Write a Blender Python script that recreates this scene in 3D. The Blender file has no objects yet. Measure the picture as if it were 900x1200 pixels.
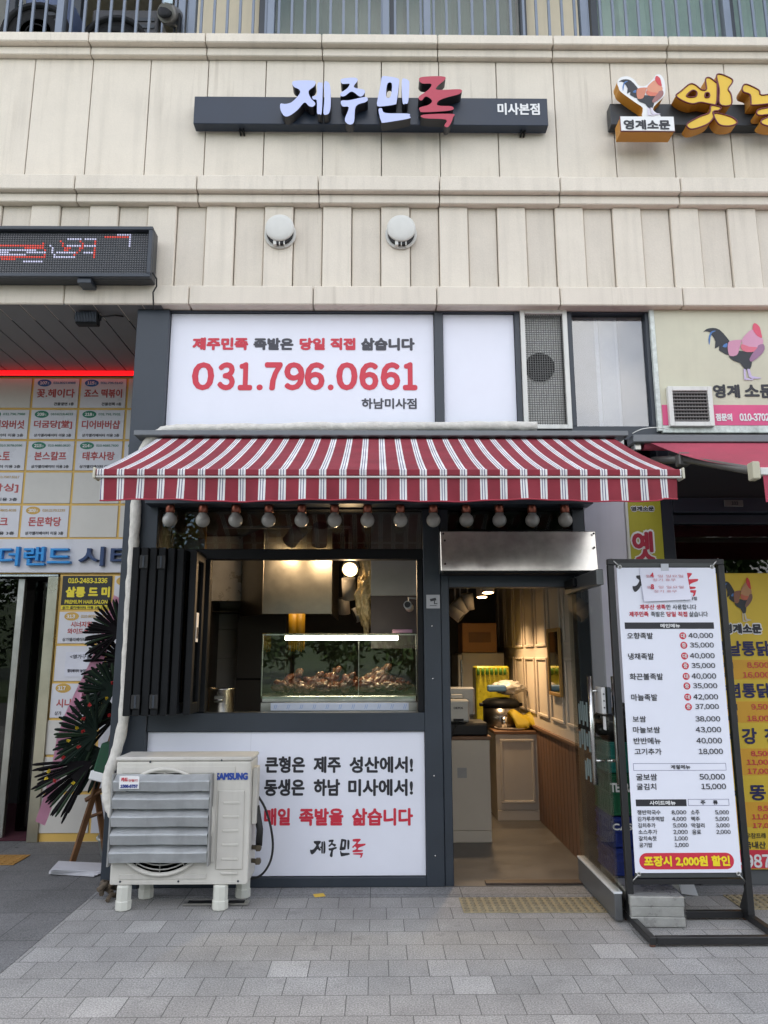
import bpy, bmesh, math, random
from mathutils import Vector, Euler, Matrix
from mathutils.geometry import tessellate_polygon
random.seed(7)
S = bpy.context.scene
COL = S.collection
rad = math.radians

# ---------------------------------------------------------------- camera
cam_d = bpy.data.cameras.new("camera"); cam_d.lens = 26; cam_d.sensor_width = 36
cam_d.clip_end = 500
cam = bpy.data.objects.new("camera", cam_d); COL.objects.link(cam)
cam.location = (0, 0, 1.55)
cam.rotation_euler = Euler((rad(90 + 10.9), rad(0.1), rad(-0.6)), 'XYZ')
S.camera = cam
CM = cam.rotation_euler.to_matrix(); CL = Vector(cam.location)

# ---------------------------------------------------------------- sky, sun, exposure
W = bpy.data.worlds.new("World"); S.world = W; W.use_nodes = True
wn, wl = W.node_tree.nodes, W.node_tree.links
SUN_E = 58
sky = wn.new('ShaderNodeTexSky'); sky.sky_type = 'NISHITA'; sky.sun_disc = False
sky.sun_elevation = rad(SUN_E); sky.sun_rotation = rad(-20)
tc = wn.new('ShaderNodeTexCoord'); cn = wn.new('ShaderNodeTexNoise')
cn.inputs['Scale'].default_value = 2.6; cn.inputs['Detail'].default_value = 7
cr = wn.new('ShaderNodeValToRGB'); cr.color_ramp.elements[0].position = .42; cr.color_ramp.elements[1].position = .62
mx = wn.new('ShaderNodeMix'); mx.data_type = 'RGBA'
wl.new(tc.outputs['Generated'], cn.inputs['Vector']); wl.new(cn.outputs['Fac'], cr.inputs['Fac'])
wl.new(cr.outputs['Color'], mx.inputs['Factor']); wl.new(sky.outputs['Color'], mx.inputs[6])
mx.inputs[7].default_value = (9.5, 9.3, 9.2, 1)
wl.new(mx.outputs[2], wn['Background'].inputs['Color'])
wn['Background'].inputs['Strength'].default_value = 0.11
sd = bpy.data.lights.new("sun", 'SUN'); sd.energy = 3.6; sd.angle = rad(.55); sd.color = (1, .95, .87)
sun = bpy.data.objects.new("sun", sd); COL.objects.link(sun)
sun.rotation_euler = (rad(-(90 - SUN_E)), 0, rad(20))
sun.location = (0, 30, 40)
S.view_settings.view_transform = 'Standard'; S.view_settings.look = 'None'
S.view_settings.gamma = 1; S.view_settings.use_curve_mapping = False
S.view_settings.exposure = 1.66
S.render.engine = 'CYCLES'
S.cycles.max_bounces = 7; S.cycles.transparent_max_bounces = 14
S.cycles.sample_clamp_indirect = 4
S.cycles.use_denoising = True
S.cycles.caustics_reflective = False; S.cycles.caustics_refractive = False

# ---------------------------------------------------------------- measuring helpers (photo 900 x 1200)
def ray(x, y):
    return CM @ Vector(((x - 450) / 866.7, (600 - y) / 866.7, -1))
def at(x, y, Y=None, X=None, Z=None):
    d = ray(x, y)
    t = (Y - CL.y) / d.y if Y is not None else (X - CL.x) / d.x if X is not None else (Z - CL.z) / d.z
    return CL + d * t
def proj(p):
    c = CM.transposed() @ (Vector(p) - CL); return 450 - 866.7 * c.x / c.z, 600 + 866.7 * c.y / c.z
def rc(x0, y0, x1, y1, Y):
    xm, ym = (x0 + x1) / 2, (y0 + y1) / 2
    return at(x0, ym, Y).x, at(xm, y1, Y).z, at(x1, ym, Y).x, at(xm, y0, Y).z     # X0,Z0,X1,Z1
F = 5.40
def zf(y, Y=F, x=450): return at(x, y, Y).z
def xf(x, y, Y=F): return at(x, y, Y).x

# ---------------------------------------------------------------- materials
def M(name, col, rough=.55, metal=0, var=.10, scale=3.0, bump=0.0, bscale=120, emit=None, es=0, streak=0, spec=None, speck=0, aniso=None):
    m = bpy.data.materials.new(name); m.use_nodes = True
    n, l = m.node_tree.nodes, m.node_tree.links
    b = n['Principled BSDF']; b.inputs['Roughness'].default_value = rough; b.inputs['Metallic'].default_value = metal
    if spec is not None: b.inputs['Specular IOR Level'].default_value = spec
    c = (*col, 1)
    t = n.new('ShaderNodeTexCoord')
    last = None
    if var:
        nz = n.new('ShaderNodeTexNoise'); nz.inputs['Scale'].default_value = scale; nz.inputs['Detail'].default_value = 6
        nz.inputs['Roughness'].default_value = .65
        l.new(t.outputs['Object'], nz.inputs['Vector'])
        r = n.new('ShaderNodeMapRange'); r.inputs['From Min'].default_value = .3; r.inputs['From Max'].default_value = .7
        r.inputs['To Min'].default_value = 1 - var; r.inputs['To Max'].default_value = 1 + var
        l.new(nz.outputs['Fac'], r.inputs['Value'])
        v = n.new('ShaderNodeVectorMath'); v.operation = 'SCALE'; v.inputs[0].default_value = col
        l.new(r.outputs[0], v.inputs['Scale']); last = v.outputs[0]
        rr = n.new('ShaderNodeMapRange'); rr.inputs['From Min'].default_value = .3; rr.inputs['From Max'].default_value = .7
        rr.inputs['To Min'].default_value = max(.02, rough * (1 - var)); rr.inputs['To Max'].default_value = min(1, rough * (1 + var))
        l.new(nz.outputs['Fac'], rr.inputs['Value']); l.new(rr.outputs[0], b.inputs['Roughness'])
    if streak:                                   # rain streaks: noise stretched along Z
        mp = n.new('ShaderNodeMapping'); mp.inputs['Scale'].default_value = (9, 9, .55)
        l.new(t.outputs['Object'], mp.inputs['Vector'])
        n2 = n.new('ShaderNodeTexNoise'); n2.inputs['Scale'].default_value = 1.6; n2.inputs['Detail'].default_value = 5
        l.new(mp.outputs[0], n2.inputs['Vector'])
        r2 = n.new('ShaderNodeMapRange'); r2.inputs['From Min'].default_value = .5; r2.inputs['From Max'].default_value = .74
        r2.inputs['To Min'].default_value = 1; r2.inputs['To Max'].default_value = 1 - streak
        l.new(n2.outputs['Fac'], r2.inputs['Value'])
        v2 = n.new('ShaderNodeVectorMath'); v2.operation = 'SCALE'
        if last: l.new(last, v2.inputs[0])
        else: v2.inputs[0].default_value = col
        l.new(r2.outputs[0], v2.inputs['Scale']); last = v2.outputs[0]
    if speck:                                    # fine dark grains
        n3 = n.new('ShaderNodeTexNoise'); n3.inputs['Scale'].default_value = 230; n3.inputs['Detail'].default_value = 2
        l.new(t.outputs['Object'], n3.inputs['Vector'])
        r3 = n.new('ShaderNodeMapRange'); r3.inputs['From Min'].default_value = .35; r3.inputs['From Max'].default_value = .65
        r3.inputs['To Min'].default_value = 1 - speck; r3.inputs['To Max'].default_value = 1 + speck
        l.new(n3.outputs['Fac'], r3.inputs['Value'])
        v3 = n.new('ShaderNodeVectorMath'); v3.operation = 'SCALE'
        if last: l.new(last, v3.inputs[0])
        else: v3.inputs[0].default_value = col
        l.new(r3.outputs[0], v3.inputs['Scale']); last = v3.outputs[0]
    if last: l.new(last, b.inputs['Base Color'])
    else: b.inputs['Base Color'].default_value = c
    if bump:
        nb = n.new('ShaderNodeTexNoise'); nb.inputs['Scale'].default_value = bscale; nb.inputs['Detail'].default_value = 4
        l.new(t.outputs['Object'], nb.inputs['Vector'])
        bp = n.new('ShaderNodeBump'); bp.inputs['Strength'].default_value = bump; bp.inputs['Distance'].default_value = .01
        l.new(nb.outputs['Fac'], bp.inputs['Height']); l.new(bp.outputs[0], b.inputs['Normal'])
    if emit:
        b.inputs['Emission Color'].default_value = (*emit, 1); b.inputs['Emission Strength'].default_value = es
    return m
def glass(name, tint=(.9, .95, .93), ior=1.5, rough=.01, film=None):
    m = bpy.data.materials.new(name); m.use_nodes = True
    n, l = m.node_tree.nodes, m.node_tree.links; n.remove(n['Principled BSDF'])
    tr = n.new('ShaderNodeBsdfTransparent'); tr.inputs[0].default_value = (*tint, 1)
    gl = n.new('ShaderNodeBsdfGlossy'); gl.inputs['Roughness'].default_value = rough
    lw = n.new('ShaderNodeLayerWeight'); lw.inputs['Blend'].default_value = .5; f0 = ((ior - 1) / (ior + 1)) ** 2
    pw = n.new('ShaderNodeMath'); pw.operation = 'POWER'; l.new(lw.outputs['Facing'], pw.inputs[0]); pw.inputs[1].default_value = 5
    fr = n.new('ShaderNodeMath'); fr.operation = 'MULTIPLY_ADD'; l.new(pw.outputs[0], fr.inputs[0]); fr.inputs[1].default_value = 1 - f0; fr.inputs[2].default_value = f0
    mx = n.new('ShaderNodeMixShader'); l.new(fr.outputs[0], mx.inputs[0]); l.new(tr.outputs[0], mx.inputs[1]); l.new(gl.outputs[0], mx.inputs[2])
    l.new(mx.outputs[0], n['Material Output'].inputs['Surface'])
    return m
def stripes_mat(name, x0, period):
    m = M(name, (.3, .02, .035), .85, bump=.25, bscale=700)
    n, l = m.node_tree.nodes, m.node_tree.links; b = n['Principled BSDF']
    g = n.new('ShaderNodeNewGeometry'); sx = n.new('ShaderNodeSeparateXYZ'); l.new(g.outputs['Position'], sx.inputs[0])
    def mt(op, a, bv):
        k = n.new('ShaderNodeMath'); k.operation = op
        if isinstance(a, (int, float)): k.inputs[0].default_value = a
        else: l.new(a, k.inputs[0])
        k.inputs[1].default_value = bv; return k.outputs[0]
    f = mt('FRACT', mt('DIVIDE', mt('ADD', sx.outputs[0], -x0 + 50 * period), period), 0)
    r = n.new('ShaderNodeValToRGB'); r.color_ramp.interpolation = 'CONSTANT'
    red, wh, ln = (.225, .021, .035, 1), (.70, .69, .68, 1), (.085, .085, .17, 1)
    e = r.color_ramp.elements; e[0].position = 0; e[0].color = wh; e[1].position = .35; e[1].color = red
    for p, c in ((.075, ln), (.12, wh), (.20, ln), (.245, wh), (.30, wh), (.31, wh)):
        k = e.new(p); k.color = c
    l.new(f, r.inputs[0])
    nz = n.new('ShaderNodeTexNoise'); nz.inputs['Scale'].default_value = 5; nz.inputs['Detail'].default_value = 8
    l.new(g.outputs['Position'], nz.inputs['Vector'])
    mr = n.new('ShaderNodeMapRange'); mr.inputs['From Min'].default_value = .3; mr.inputs['From Max'].default_value = .7
    mr.inputs['To Min'].default_value = .82; mr.inputs['To Max'].default_value = 1.12; l.new(nz.outputs['Fac'], mr.inputs['Value'])
    v = n.new('ShaderNodeVectorMath'); v.operation = 'SCALE'; l.new(r.outputs[0], v.inputs[0]); l.new(mr.outputs[0], v.inputs['Scale'])
    for k in list(b.inputs['Base Color'].links): l.remove(k)
    l.new(v.outputs[0], b.inputs['Base Color'])
    return m

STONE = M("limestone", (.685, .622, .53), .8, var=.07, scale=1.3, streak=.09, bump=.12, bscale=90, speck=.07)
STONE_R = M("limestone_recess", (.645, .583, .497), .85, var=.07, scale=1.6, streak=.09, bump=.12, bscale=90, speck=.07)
def stain(m, amount):
    n, l = m.node_tree.nodes, m.node_tree.links; b = n['Principled BSDF']; src = b.inputs['Base Color'].links[0].from_socket
    t = n.new('ShaderNodeNewGeometry'); mp = n.new('ShaderNodeMapping'); mp.inputs['Scale'].default_value = (26, 26, 1.1); l.new(t.outputs['Position'], mp.inputs['Vector'])
    a = n.new('ShaderNodeTexNoise'); a.inputs['Scale'].default_value = 1; a.inputs['Detail'].default_value = 3; l.new(mp.outputs[0], a.inputs['Vector'])
    c = n.new('ShaderNodeTexNoise'); c.inputs['Scale'].default_value = 1.1; c.inputs['Detail'].default_value = 3; l.new(t.outputs['Position'], c.inputs['Vector'])
    r1 = n.new('ShaderNodeMapRange'); r1.inputs['From Min'].default_value = .56; r1.inputs['From Max'].default_value = .72; l.new(a.outputs['Fac'], r1.inputs['Value'])
    r2 = n.new('ShaderNodeMapRange'); r2.inputs['From Min'].default_value = .48; r2.inputs['From Max'].default_value = .66; r2.inputs['To Max'].default_value = amount; l.new(c.outputs['Fac'], r2.inputs['Value'])
    k = n.new('ShaderNodeMath'); k.operation = 'MULTIPLY'; l.new(r1.outputs[0], k.inputs[0]); l.new(r2.outputs[0], k.inputs[1])
    x = n.new('ShaderNodeMix'); x.data_type = 'RGBA'; l.new(k.outputs[0], x.inputs['Factor']); l.new(src, x.inputs[6]); x.inputs[7].default_value = (.30, .25, .19, 1); l.new(x.outputs[2], b.inputs['Base Color'])
stain(STONE, .30); stain(STONE_R, .28)
GROOVE = M("joint_mortar", (.28, .24, .19), .9)
STEEL_D = M("slate_painted_steel", (.027, .035, .047), .42, var=.12, scale=2.5, bump=.02, bscale=300)
STEEL_K = M("black_painted_steel", (.006, .0068, .008), .55, var=.15, scale=4, spec=.2)
NAVY = M("navy_sign_bar", (.012, .022, .042), .4, var=.1)
WHITE_S = M("white_sign_film", (.76, .775, .86), .5, var=.035, scale=1.2, bump=.02, bscale=8)
WHITE_W = M("white_wall_panel", (.62, .60, .68), .5, var=.05, scale=2, streak=.06)
WHITE_P = M("white_painted_metal", (.66, .66, .62), .45, var=.08, streak=.15)
CHROME = M("brushed_stainless", (.58, .58, .56), .24, 1, var=.18, scale=6, bump=.03, bscale=60)
STAIN_D = M("dull_stainless", (.42, .41, .38), .34, 1, var=.2, scale=3, bump=.02, bscale=40)
ALU = M("louvre_aluminium", (.68, .70, .71), .42, .2, var=.14, scale=5, streak=.12)
RED = M("red_vinyl", (.58, .028, .055), .45, var=.03)
RED_L = M("red_channel_letter_face", (.42, .03, .065), .4, var=.03)
INK = M("dark_vinyl", (.02, .02, .026), .5, var=.05)
INK_G = M("charcoal_vinyl", (.055, .055, .07), .5, var=.05)
LILAC = M("white_channel_letter_face", (.47, .52, .80), .35, var=.02)
LETTER_SIDE = M("dark_letter_return", (.02, .02, .024), .4)
YEL = M("yellow_sign", (.72, .46, .03), .45, var=.05)
YEL_B = M("golden_board", (.62, .40, .10), .5, var=.06)
ORANGE_S = M("ochre_letter_return", (.45, .20, .02), .5, var=.1)
MAROON = M("maroon_edge", (.13, .012, .02), .5)
PLATE = M("tenant_plate_white", (.60, .60, .64), .28, var=.05, scale=2)
PLATE_C = M("tenant_plate_cream", (.56, .54, .50), .3, var=.05)
RED_T = M("dull_red_print", (.42, .07, .07), .5)
GREEN_T = M("green_badge", (.02, .18, .11), .5); BLUE_T = M("blue_badge", (.02, .11, .33), .5); GOLD_T = M("gold_badge", (.5, .31, .06), .5)
WHITE_T = M("white_print", (.75, .75, .75), .5, var=0)
SKYBLUE = M("sky_blue_letter", (.015, .25, .62), .4, var=.05); NAVY_L = M("navy_letter", (.012, .04, .13), .4, var=.05)
BLACK = M("matte_black", (.006, .006, .007), .6)
GLASS = glass("clear_glass"); GLASS_D = glass("smoked_glass", (.35, .36, .35), 1.6); GLASS_G = glass("greenish_glass", (.5, .56, .5), 1.52)
GLASS_F = M("frosted_window_film", (.30, .32, .38), .12, var=.25, scale=1.2, spec=.8)
BULB = M("opal_bulb", (.36, .355, .33), .25, var=.05); COPPER = M("copper_socket", (.26, .09, .06), .35, .9)
WOOD = M("easel_wood", (.16, .075, .03), .6, var=.3, scale=14); WOOD_W = M("wainscot_wood", (.16, .085, .05), .5, var=.2, scale=10)
WALLW = M("cream_wall_paint", (.60, .52, .42), .6, var=.04); COUNTER = M("cream_counter_panel", (.56, .51, .43), .5, var=.04)
TILE_G = M("grey_wall_tile", (.36, .36, .36), .3, var=.08)
AC_W = M("air_conditioner_cream", (.56, .54, .49), .5, var=.06, scale=4, streak=.12)
AC_W2 = M("air_conditioner_panel", (.53, .51, .465), .5, var=.06, scale=4, streak=.12)
PIPE_M = M("white_pipe_wrap", (.60, .58, .53), .7, var=.15, scale=18, bump=.6, bscale=45, streak=.12)
RUBBER = M("black_rubber", (.012, .012, .012), .6)

# ---------------------------------------------------------------- mesh helpers
class MB:
    def __init__(s): s.b = bmesh.new(); s.mats = []
    def mi(s, m):
        if m is None: return 0
        if m not in s.mats: s.mats.append(m)
        return s.mats.index(m)
    def box(s, x0, x1, y0, y1, z0, z1, m=None, bev=0, rot=None, seg=1):
        x0, x1 = sorted((x0, x1)); y0, y1 = sorted((y0, y1)); z0, z1 = sorted((z0, z1))
        vs = [s.b.verts.new((x, y, z)) for x in (x0, x1) for y in (y0, y1) for z in (z0, z1)]
        k = s.mi(m); fs = []
        for q in ((0, 1, 3, 2), (4, 6, 7, 5), (0, 4, 5, 1), (2, 3, 7, 6), (0, 2, 6, 4), (1, 5, 7, 3)):
            f = s.b.faces.new([vs[i] for i in q]); f.material_index = k; fs.append(f)
        if rot: bmesh.ops.rotate(s.b, verts=vs, cent=Vector(((x0 + x1) / 2, (y0 + y1) / 2, (z0 + z1) / 2)) if rot[1] is None else Vector(rot[1]), matrix=rot[0])
        if bev:
            es = list({e for f in fs for e in f.edges})
            r = bmesh.ops.bevel(s.b, geom=es, offset=bev, segments=seg, profile=.5, affect='EDGES', clamp_overlap=True)
            for f in r['faces']: f.material_index = k
        return s
    def quad(s, pts, m=None, th=0):
        k = s.mi(m); vs = [s.b.verts.new(p) for p in pts]; f = s.b.faces.new(vs); f.material_index = k
        if th:
            n = f.normal if f.normal.length else None
            f.normal_update(); n = f.normal.copy()
            r = bmesh.ops.extrude_face_region(s.b, geom=[f])
            bmesh.ops.translate(s.b, vec=-n * th, verts=[v for v in r['geom'] if isinstance(v, bmesh.types.BMVert)])
            for e in r['geom']:
                if isinstance(e, bmesh.types.BMFace): e.material_index = k
        return s
    def tube(s, pts, r, m=None, n=10, cap=True, jit=0):
        k = s.mi(m); pts = [Vector(p) for p in pts]; rings = []
        up = None
        for i, p in enumerate(pts):
            d = (pts[min(i + 1, len(pts) - 1)] - pts[max(i - 1, 0)]).normalized()
            if up is None:
                up = Vector((0, 0, 1)) if abs(d.z) < .9 else Vector((1, 0, 0))
            a = d.cross(up).normalized(); bb = a.cross(d).normalized(); up = bb
            rr = (r[i] if isinstance(r, (list, tuple)) else r) * (1 + random.uniform(-jit, jit))
            rings.append([s.b.verts.new(p + (a * math.cos(t) + bb * math.sin(t)) * rr) for t in (2 * math.pi * j / n for j in range(n))])
        for a, c in zip(rings, rings[1:]):
            for j in range(n):
                f = s.b.faces.new((a[j], a[(j + 1) % n], c[(j + 1) % n], c[j])); f.material_index = k; f.smooth = True
        if cap and n > 2:
            for rg in (rings[0][::-1], rings[-1]):
                f = s.b.faces.new(rg); f.material_index = k
        return s
    def lathe(s, prof, c, ax='z', m=None, n=24, flat=False):
        k = s.mi(m); rings = []
        for (r, h) in prof:
            rg = []
            for j in range(n):
                t = 2 * math.pi * j / n; a, bb = r * math.cos(t), r * math.sin(t)
                p = (c[0] + a, c[1] + bb, c[2] + h) if ax == 'z' else (c[0] + a, c[1] - h, c[2] + bb) if ax == 'y' else (c[0] + h, c[1] + a, c[2] + bb)
                rg.append(s.b.verts.new(p))
            rings.append(rg)
        for a, c2 in zip(rings, rings[1:]):
            for j in range(n):
                f = s.b.faces.new((a[j], a[(j + 1) % n], c2[(j + 1) % n], c2[j])); f.material_index = k; f.smooth = not flat
        for rg in (rings[0][::-1], rings[-1]):
            if (rg[0].co - rg[n // 2].co).length > 1e-5:
                f = s.b.faces.new(rg); f.material_index = k
        return s
    def poly(s, loops, fr, face, side=None, th=.02, off=0):
        """flat shape with holes: loops of (u,v); fr = (origin,u,v,n); front at n*off, back th behind"""
        o, u, v, nn = fr; k = s.mi(face); ks = s.mi(side or face)
        P = [[Vector((a, b, 0)) for a, b in L] for L in loops]
        flat = [p for L in P for p in L]
        fv = [s.b.verts.new(o + u * p.x + v * p.y + nn * off) for p in flat]
        for t in tessellate_polygon(P):
            try:
                f = s.b.faces.new([fv[i] for i in t]); f.material_index = k
                f.normal_update()
                if f.normal.dot(nn) < 0: f.normal_flip()
            except ValueError: pass
        if th:
            i0 = 0
            for L in P:
                bv = [s.b.verts.new(o + u * p.x + v * p.y + nn * (off - th)) for p in L]; m_ = len(L)
                sv = [s.b.verts.new(o + u * p.x + v * p.y + nn * off) for p in L]
                for j in range(m_):
                    f = s.b.faces.new((sv[j], bv[j], bv[(j + 1) % m_], sv[(j + 1) % m_])); f.material_index = ks
                i0 += m_
        return s
    def build(s, name, m=None, parent=None, smooth=False, loc=None):
        me = bpy.data.meshes.new(name)
        if not s.mats: s.mats = [m]
        elif m is not None and s.mats[0] is None: s.mats[0] = m
        off = Vector((0, 0, 0))
        p = parent
        while p is not None: off += p.location; p = p.parent
        if loc is not None: off = off + (Vector(loc) - off)
        bmesh.ops.translate(s.b, vec=-off, verts=s.b.verts)
        bmesh.ops.recalc_face_normals(s.b, faces=s.b.faces) if not smooth == 'keep' else None
        if smooth is True:
            for f in s.b.faces: f.smooth = True
        s.b.to_mesh(me); s.b.free()
        for k in s.mats: me.materials.append(k)
        o = bpy.data.objects.new(name, me); COL.objects.link(o)
        if parent is not None:
            o.parent = parent
            if loc is not None:
                q = Vector(loc); p = parent
                while p is not None: q -= p.location; p = p.parent
                o.location = q
        elif loc is not None: o.location = loc
        return o
def tag(o, label, cat, group=None, kind=None):
    o["label"] = label; o["category"] = cat
    if group: o["group"] = group
    if kind: o["kind"] = kind
    return o
def thing(name, label, cat, loc=(0, 0, 0), group=None):
    o = bpy.data.objects.new(name, None); o.empty_display_size = .1; COL.objects.link(o); o.location = loc
    return tag(o, label, cat, group)
def struct(o):
    o["kind"] = "structure"; return o
def copy_tree(o, parent=None):
    c = o.copy(); COL.objects.link(c); c.parent = parent
    for ch in list(o.children): copy_tree(ch, c)
    return c
def bx(name, m, parent, x0, x1, y0, y1, z0, z1, bev=0.004):
    return MB().box(x0, x1, y0, y1, z0, z1, m, bev).build(name, None, parent)

# ---------------------------------------------------------------- lettering
_gc = {}
_txt = bpy.data.curves.new('t', 'FONT'); _to = bpy.data.objects.new('t', _txt)
def raw_glyphs(body, extrude=0, bevel=0):
    k = (body, extrude, bevel)
    if k in _gc: return _gc[k]
    _txt.body = body; _txt.size = 1; _txt.resolution_u = 3; _txt.extrude = extrude; _txt.bevel_depth = bevel; _txt.bevel_resolution = 1
    me = _to.to_mesh()
    vs = [v.co.copy() for v in me.vertices]; fs = [tuple(p.vertices) for p in me.polygons]; _to.to_mesh_clear()
    xs = [v.x for v in vs]; ys = [v.y for v in vs]
    _gc[k] = (vs, fs, min(xs), max(xs), min(ys), max(ys)); return _gc[k]
def glyphs(body, extrude=0, bevel=0):
    """outlines of a word; prices and phone numbers are set digit by digit from the wide sans digits"""
    if extrude or not all(c in "0123456789,.-" for c in body): return raw_glyphs(body, extrude, bevel)
    k = ('num', body)
    if k in _gc: return _gc[k]
    V, Fc, x = [], [], 0
    for c in body:
        vs, fs, a, b, lo, hi = raw_glyphs(chr(ord(c) + 0xFEE0) if c.isdigit() else c)
        w = b - a; n0 = len(V)
        V += [Vector((v.x - a + x, v.y if c.isdigit() else v.y, 0)) for v in vs]; Fc += [tuple(i + n0 for i in f) for f in fs]
        x += w + .085
    ys = [v.y for v in V]; _gc[k] = (V, Fc, 0, x - .085, min(ys), max(ys)); return _gc[k]
def frame(Y): return (Vector((0, Y, 0)), Vector((1, 0, 0)), Vector((0, 0, 1)), Vector((0, -1, 0)))
def put(mb, body, box, fr, m, bold=0, off=.0012, flip=False):
    """letters fitted to box (u0,v0,u1,v1) of frame fr; bold = stroke growth as a share of the height"""
    vs, fs, a, b, c, d = glyphs(body); u0, v0, u1, v1 = box; o, U, V, N = fr
    k = mb.mi(m); h = v1 - v0; g = bold * h
    sx = (u1 - u0 - 2 * g) / (b - a); sy = (h - 2 * g) / max(d - c, .01)
    sh = [(0, 0)] if not g else [(g * math.cos(t), g * math.sin(t)) for t in (2 * math.pi * i / 8 for i in range(8))] + [(0, 0)]
    for i, (du, dv) in enumerate(sh):
        q = []
        for p in vs:
            x = (p.x - a) * sx; x = (u1 - u0 - 2 * g) - x if flip else x
            q.append(mb.b.verts.new(o + U * (u0 + g + x + du) + V * (v0 + g + (p.y - c) * sy + dv) + N * (off + i * .00025)))
        for f in fs:
            try: mb.b.faces.new([q[j] for j in f]).material_index = k
            except ValueError: pass
def puts(mb, body, pxbox, Y, m, bold=0, off=.0012):
    put(mb, body, rc(*pxbox, Y), frame(Y), m, bold, off)
def solid_letters(name, body, box, Y, th, m, parent, bevel=.03):
    """thick letters, one mesh part per character"""
    vs, fs, a, b, c, d = glyphs(body, .1, bevel)
    u0, v0, u1, v1 = box; sx = (u1 - u0) / (b - a); sy = (v1 - v0) / (d - c)
    mb = MB(); k = mb.mi(m)
    q = [mb.b.verts.new((u0 + (p.x - a) * sx, Y - th / 2 - p.z / (.1 + bevel) * th / 2, v0 + (p.y - c) * sy)) for p in vs]
    for f in fs:
        try: mb.b.faces.new([q[j] for j in f])
        except ValueError: pass
    return mb.build(name, m, parent)
def smooth_loop(L, n=4):
    out = []; N = len(L)
    for i in range(N):
        p0, p1, p2, p3 = (L[(i + j - 1) % N] for j in range(4))
        for s in range(n):
            t = s / n
            out.append(tuple(.5 * (2 * p1[k] + (p2[k] - p0[k]) * t + (2 * p0[k] - 5 * p1[k] + 4 * p2[k] - p3[k]) * t * t + (3 * p1[k] - p0[k] - 3 * p2[k] + p3[k]) * t ** 3) for k in (0, 1)))
    return out
def norm_loops(loops, bb, box, sm=4):
    """loops traced in image units (y down, bounds bb) -> frame coords in box"""
    x0, y0, x1, y1 = bb; u0, v0, u1, v1 = box
    f = lambda p: (u0 + (p[0] - x0) / (x1 - x0) * (u1 - u0), v1 - (p[1] - y0) / (y1 - y0) * (v1 - v0))
    return [[f(p) for p in (smooth_loop(L, sm) if sm else L)] for L in loops]

LOGO = {  # brush letters of the shop's name: list of shapes, each [outer, hole...]
 'je': [[[(145,95),(160,87),(225,86),(240,93),(234,110),(212,130),(222,158),(240,178),(232,192),(215,190),(196,176),(170,205),(140,228),(120,232),(107,220),(99,200),(100,181),(118,182),(142,176),(165,155),(178,135),(172,122),(152,112)]],
        [[(248,98),(262,95),(269,105),(267,215),(258,222),(248,217),(246,168),(232,163),(228,150),(246,145)]], [[(275,95),(288,90),(300,112),(303,180),(298,215),(286,224),(274,218),(277,160)]]],
 'ju': [[[(342,85),(352,77),(400,73),(411,85),(396,112),(438,123),(437,141),(420,150),(388,130),(360,148),(343,148),(344,135),(368,118),(378,99),(350,99)]],
        [[(345,168),(380,165),(440,152),(453,160),(445,172),(405,190),(398,250),(385,263),(368,258),(361,240),(376,195),(350,190)]]],
 'min': [[[(510,70),(525,66),(575,75),(580,95),(570,170),(560,182),(500,190),(490,180),(492,165),(505,100)], [(533,97),(551,97),(546,148),(530,154),(527,138)]],
         [[(592,85),(605,76),(620,85),(622,100),(617,170),(605,178),(594,172)]], [[(497,200),(510,198),(525,216),(615,218),(622,228),(618,238),(520,255),(508,250),(500,225)]]],
 'jok': [[[(662,80),(676,68),(755,65),(770,76),(735,108),(740,121),(830,118),(826,137),(780,150),(742,165),(737,184),(794,188),(789,204),(680,212),(664,205),(664,193),(700,182),(714,165),(690,148),(672,164),(661,160),(662,148),(700,120),(712,97),(675,95)]],
         [[(678,222),(795,218),(798,232),(785,262),(772,272),(762,265),(768,241),(681,236)]]],
}
LOGO_BB = (99, 65, 831, 273)
def logo(mb, box, fr, mk, mr, off=.0015):
    for k, sh in LOGO.items():
        for s in sh: mb.poly(norm_loops(s, LOGO_BB, box, 3), fr, mr if k == 'jok' else mk, th=0, off=off)
ROOSTER = [  # (colour key, outline)
 ('black', [(422,220),(450,195),(500,186),(550,200),(600,260),(620,300),(600,330),(602,395),(550,370),(530,355),(535,325),(500,345),(510,290),(490,245),(478,240),(475,220),(440,212)]),
 ('blue', [(520,210),(490,225),(475,260),(462,318),(458,275),(475,225),(500,208)]),
 ('blue', [(598,305),(575,312),(560,330),(590,335)]),
 ('black', [(600,400),(660,395),(680,360),(740,372),(800,370),(760,420),(770,450),(750,500),(710,500),(680,455),(630,435)]),
 ('body', [(605,300),(640,282),(710,278),(702,300),(680,360),(660,395),(610,402),(597,360)]),
 ('neck', [(712,278),(745,235),(800,195),(830,230),(865,265),(870,300),(830,345),(780,345),(720,335)]),
 ('wing', [(705,310),(760,330),(820,335),(805,365),(740,372),(700,350)]),
 ('breast', [(830,320),(870,310),(875,350),(840,395),(770,445),(752,425),(790,370),(820,340)]),
 ('comb', [(810,155),(830,152),(855,180),(862,230),(865,262),(840,255),(820,235),(800,195)]),
 ('leg', [(700,500),(715,500),(713,568),(765,578),(765,584),(698,582)]), ('leg', [(727,500),(745,500),(757,553),(825,566),(825,571),(758,575),(735,560)])]
RB = (420, 150, 878, 586)
def rooster(mb, box, fr, cols, off=.002):
    for i, (k, L) in enumerate(ROOSTER): mb.poly(norm_loops([L], RB, box, 2 if k != 'leg' else 0), fr, cols[k], th=0, off=off + i * .0004)
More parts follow.
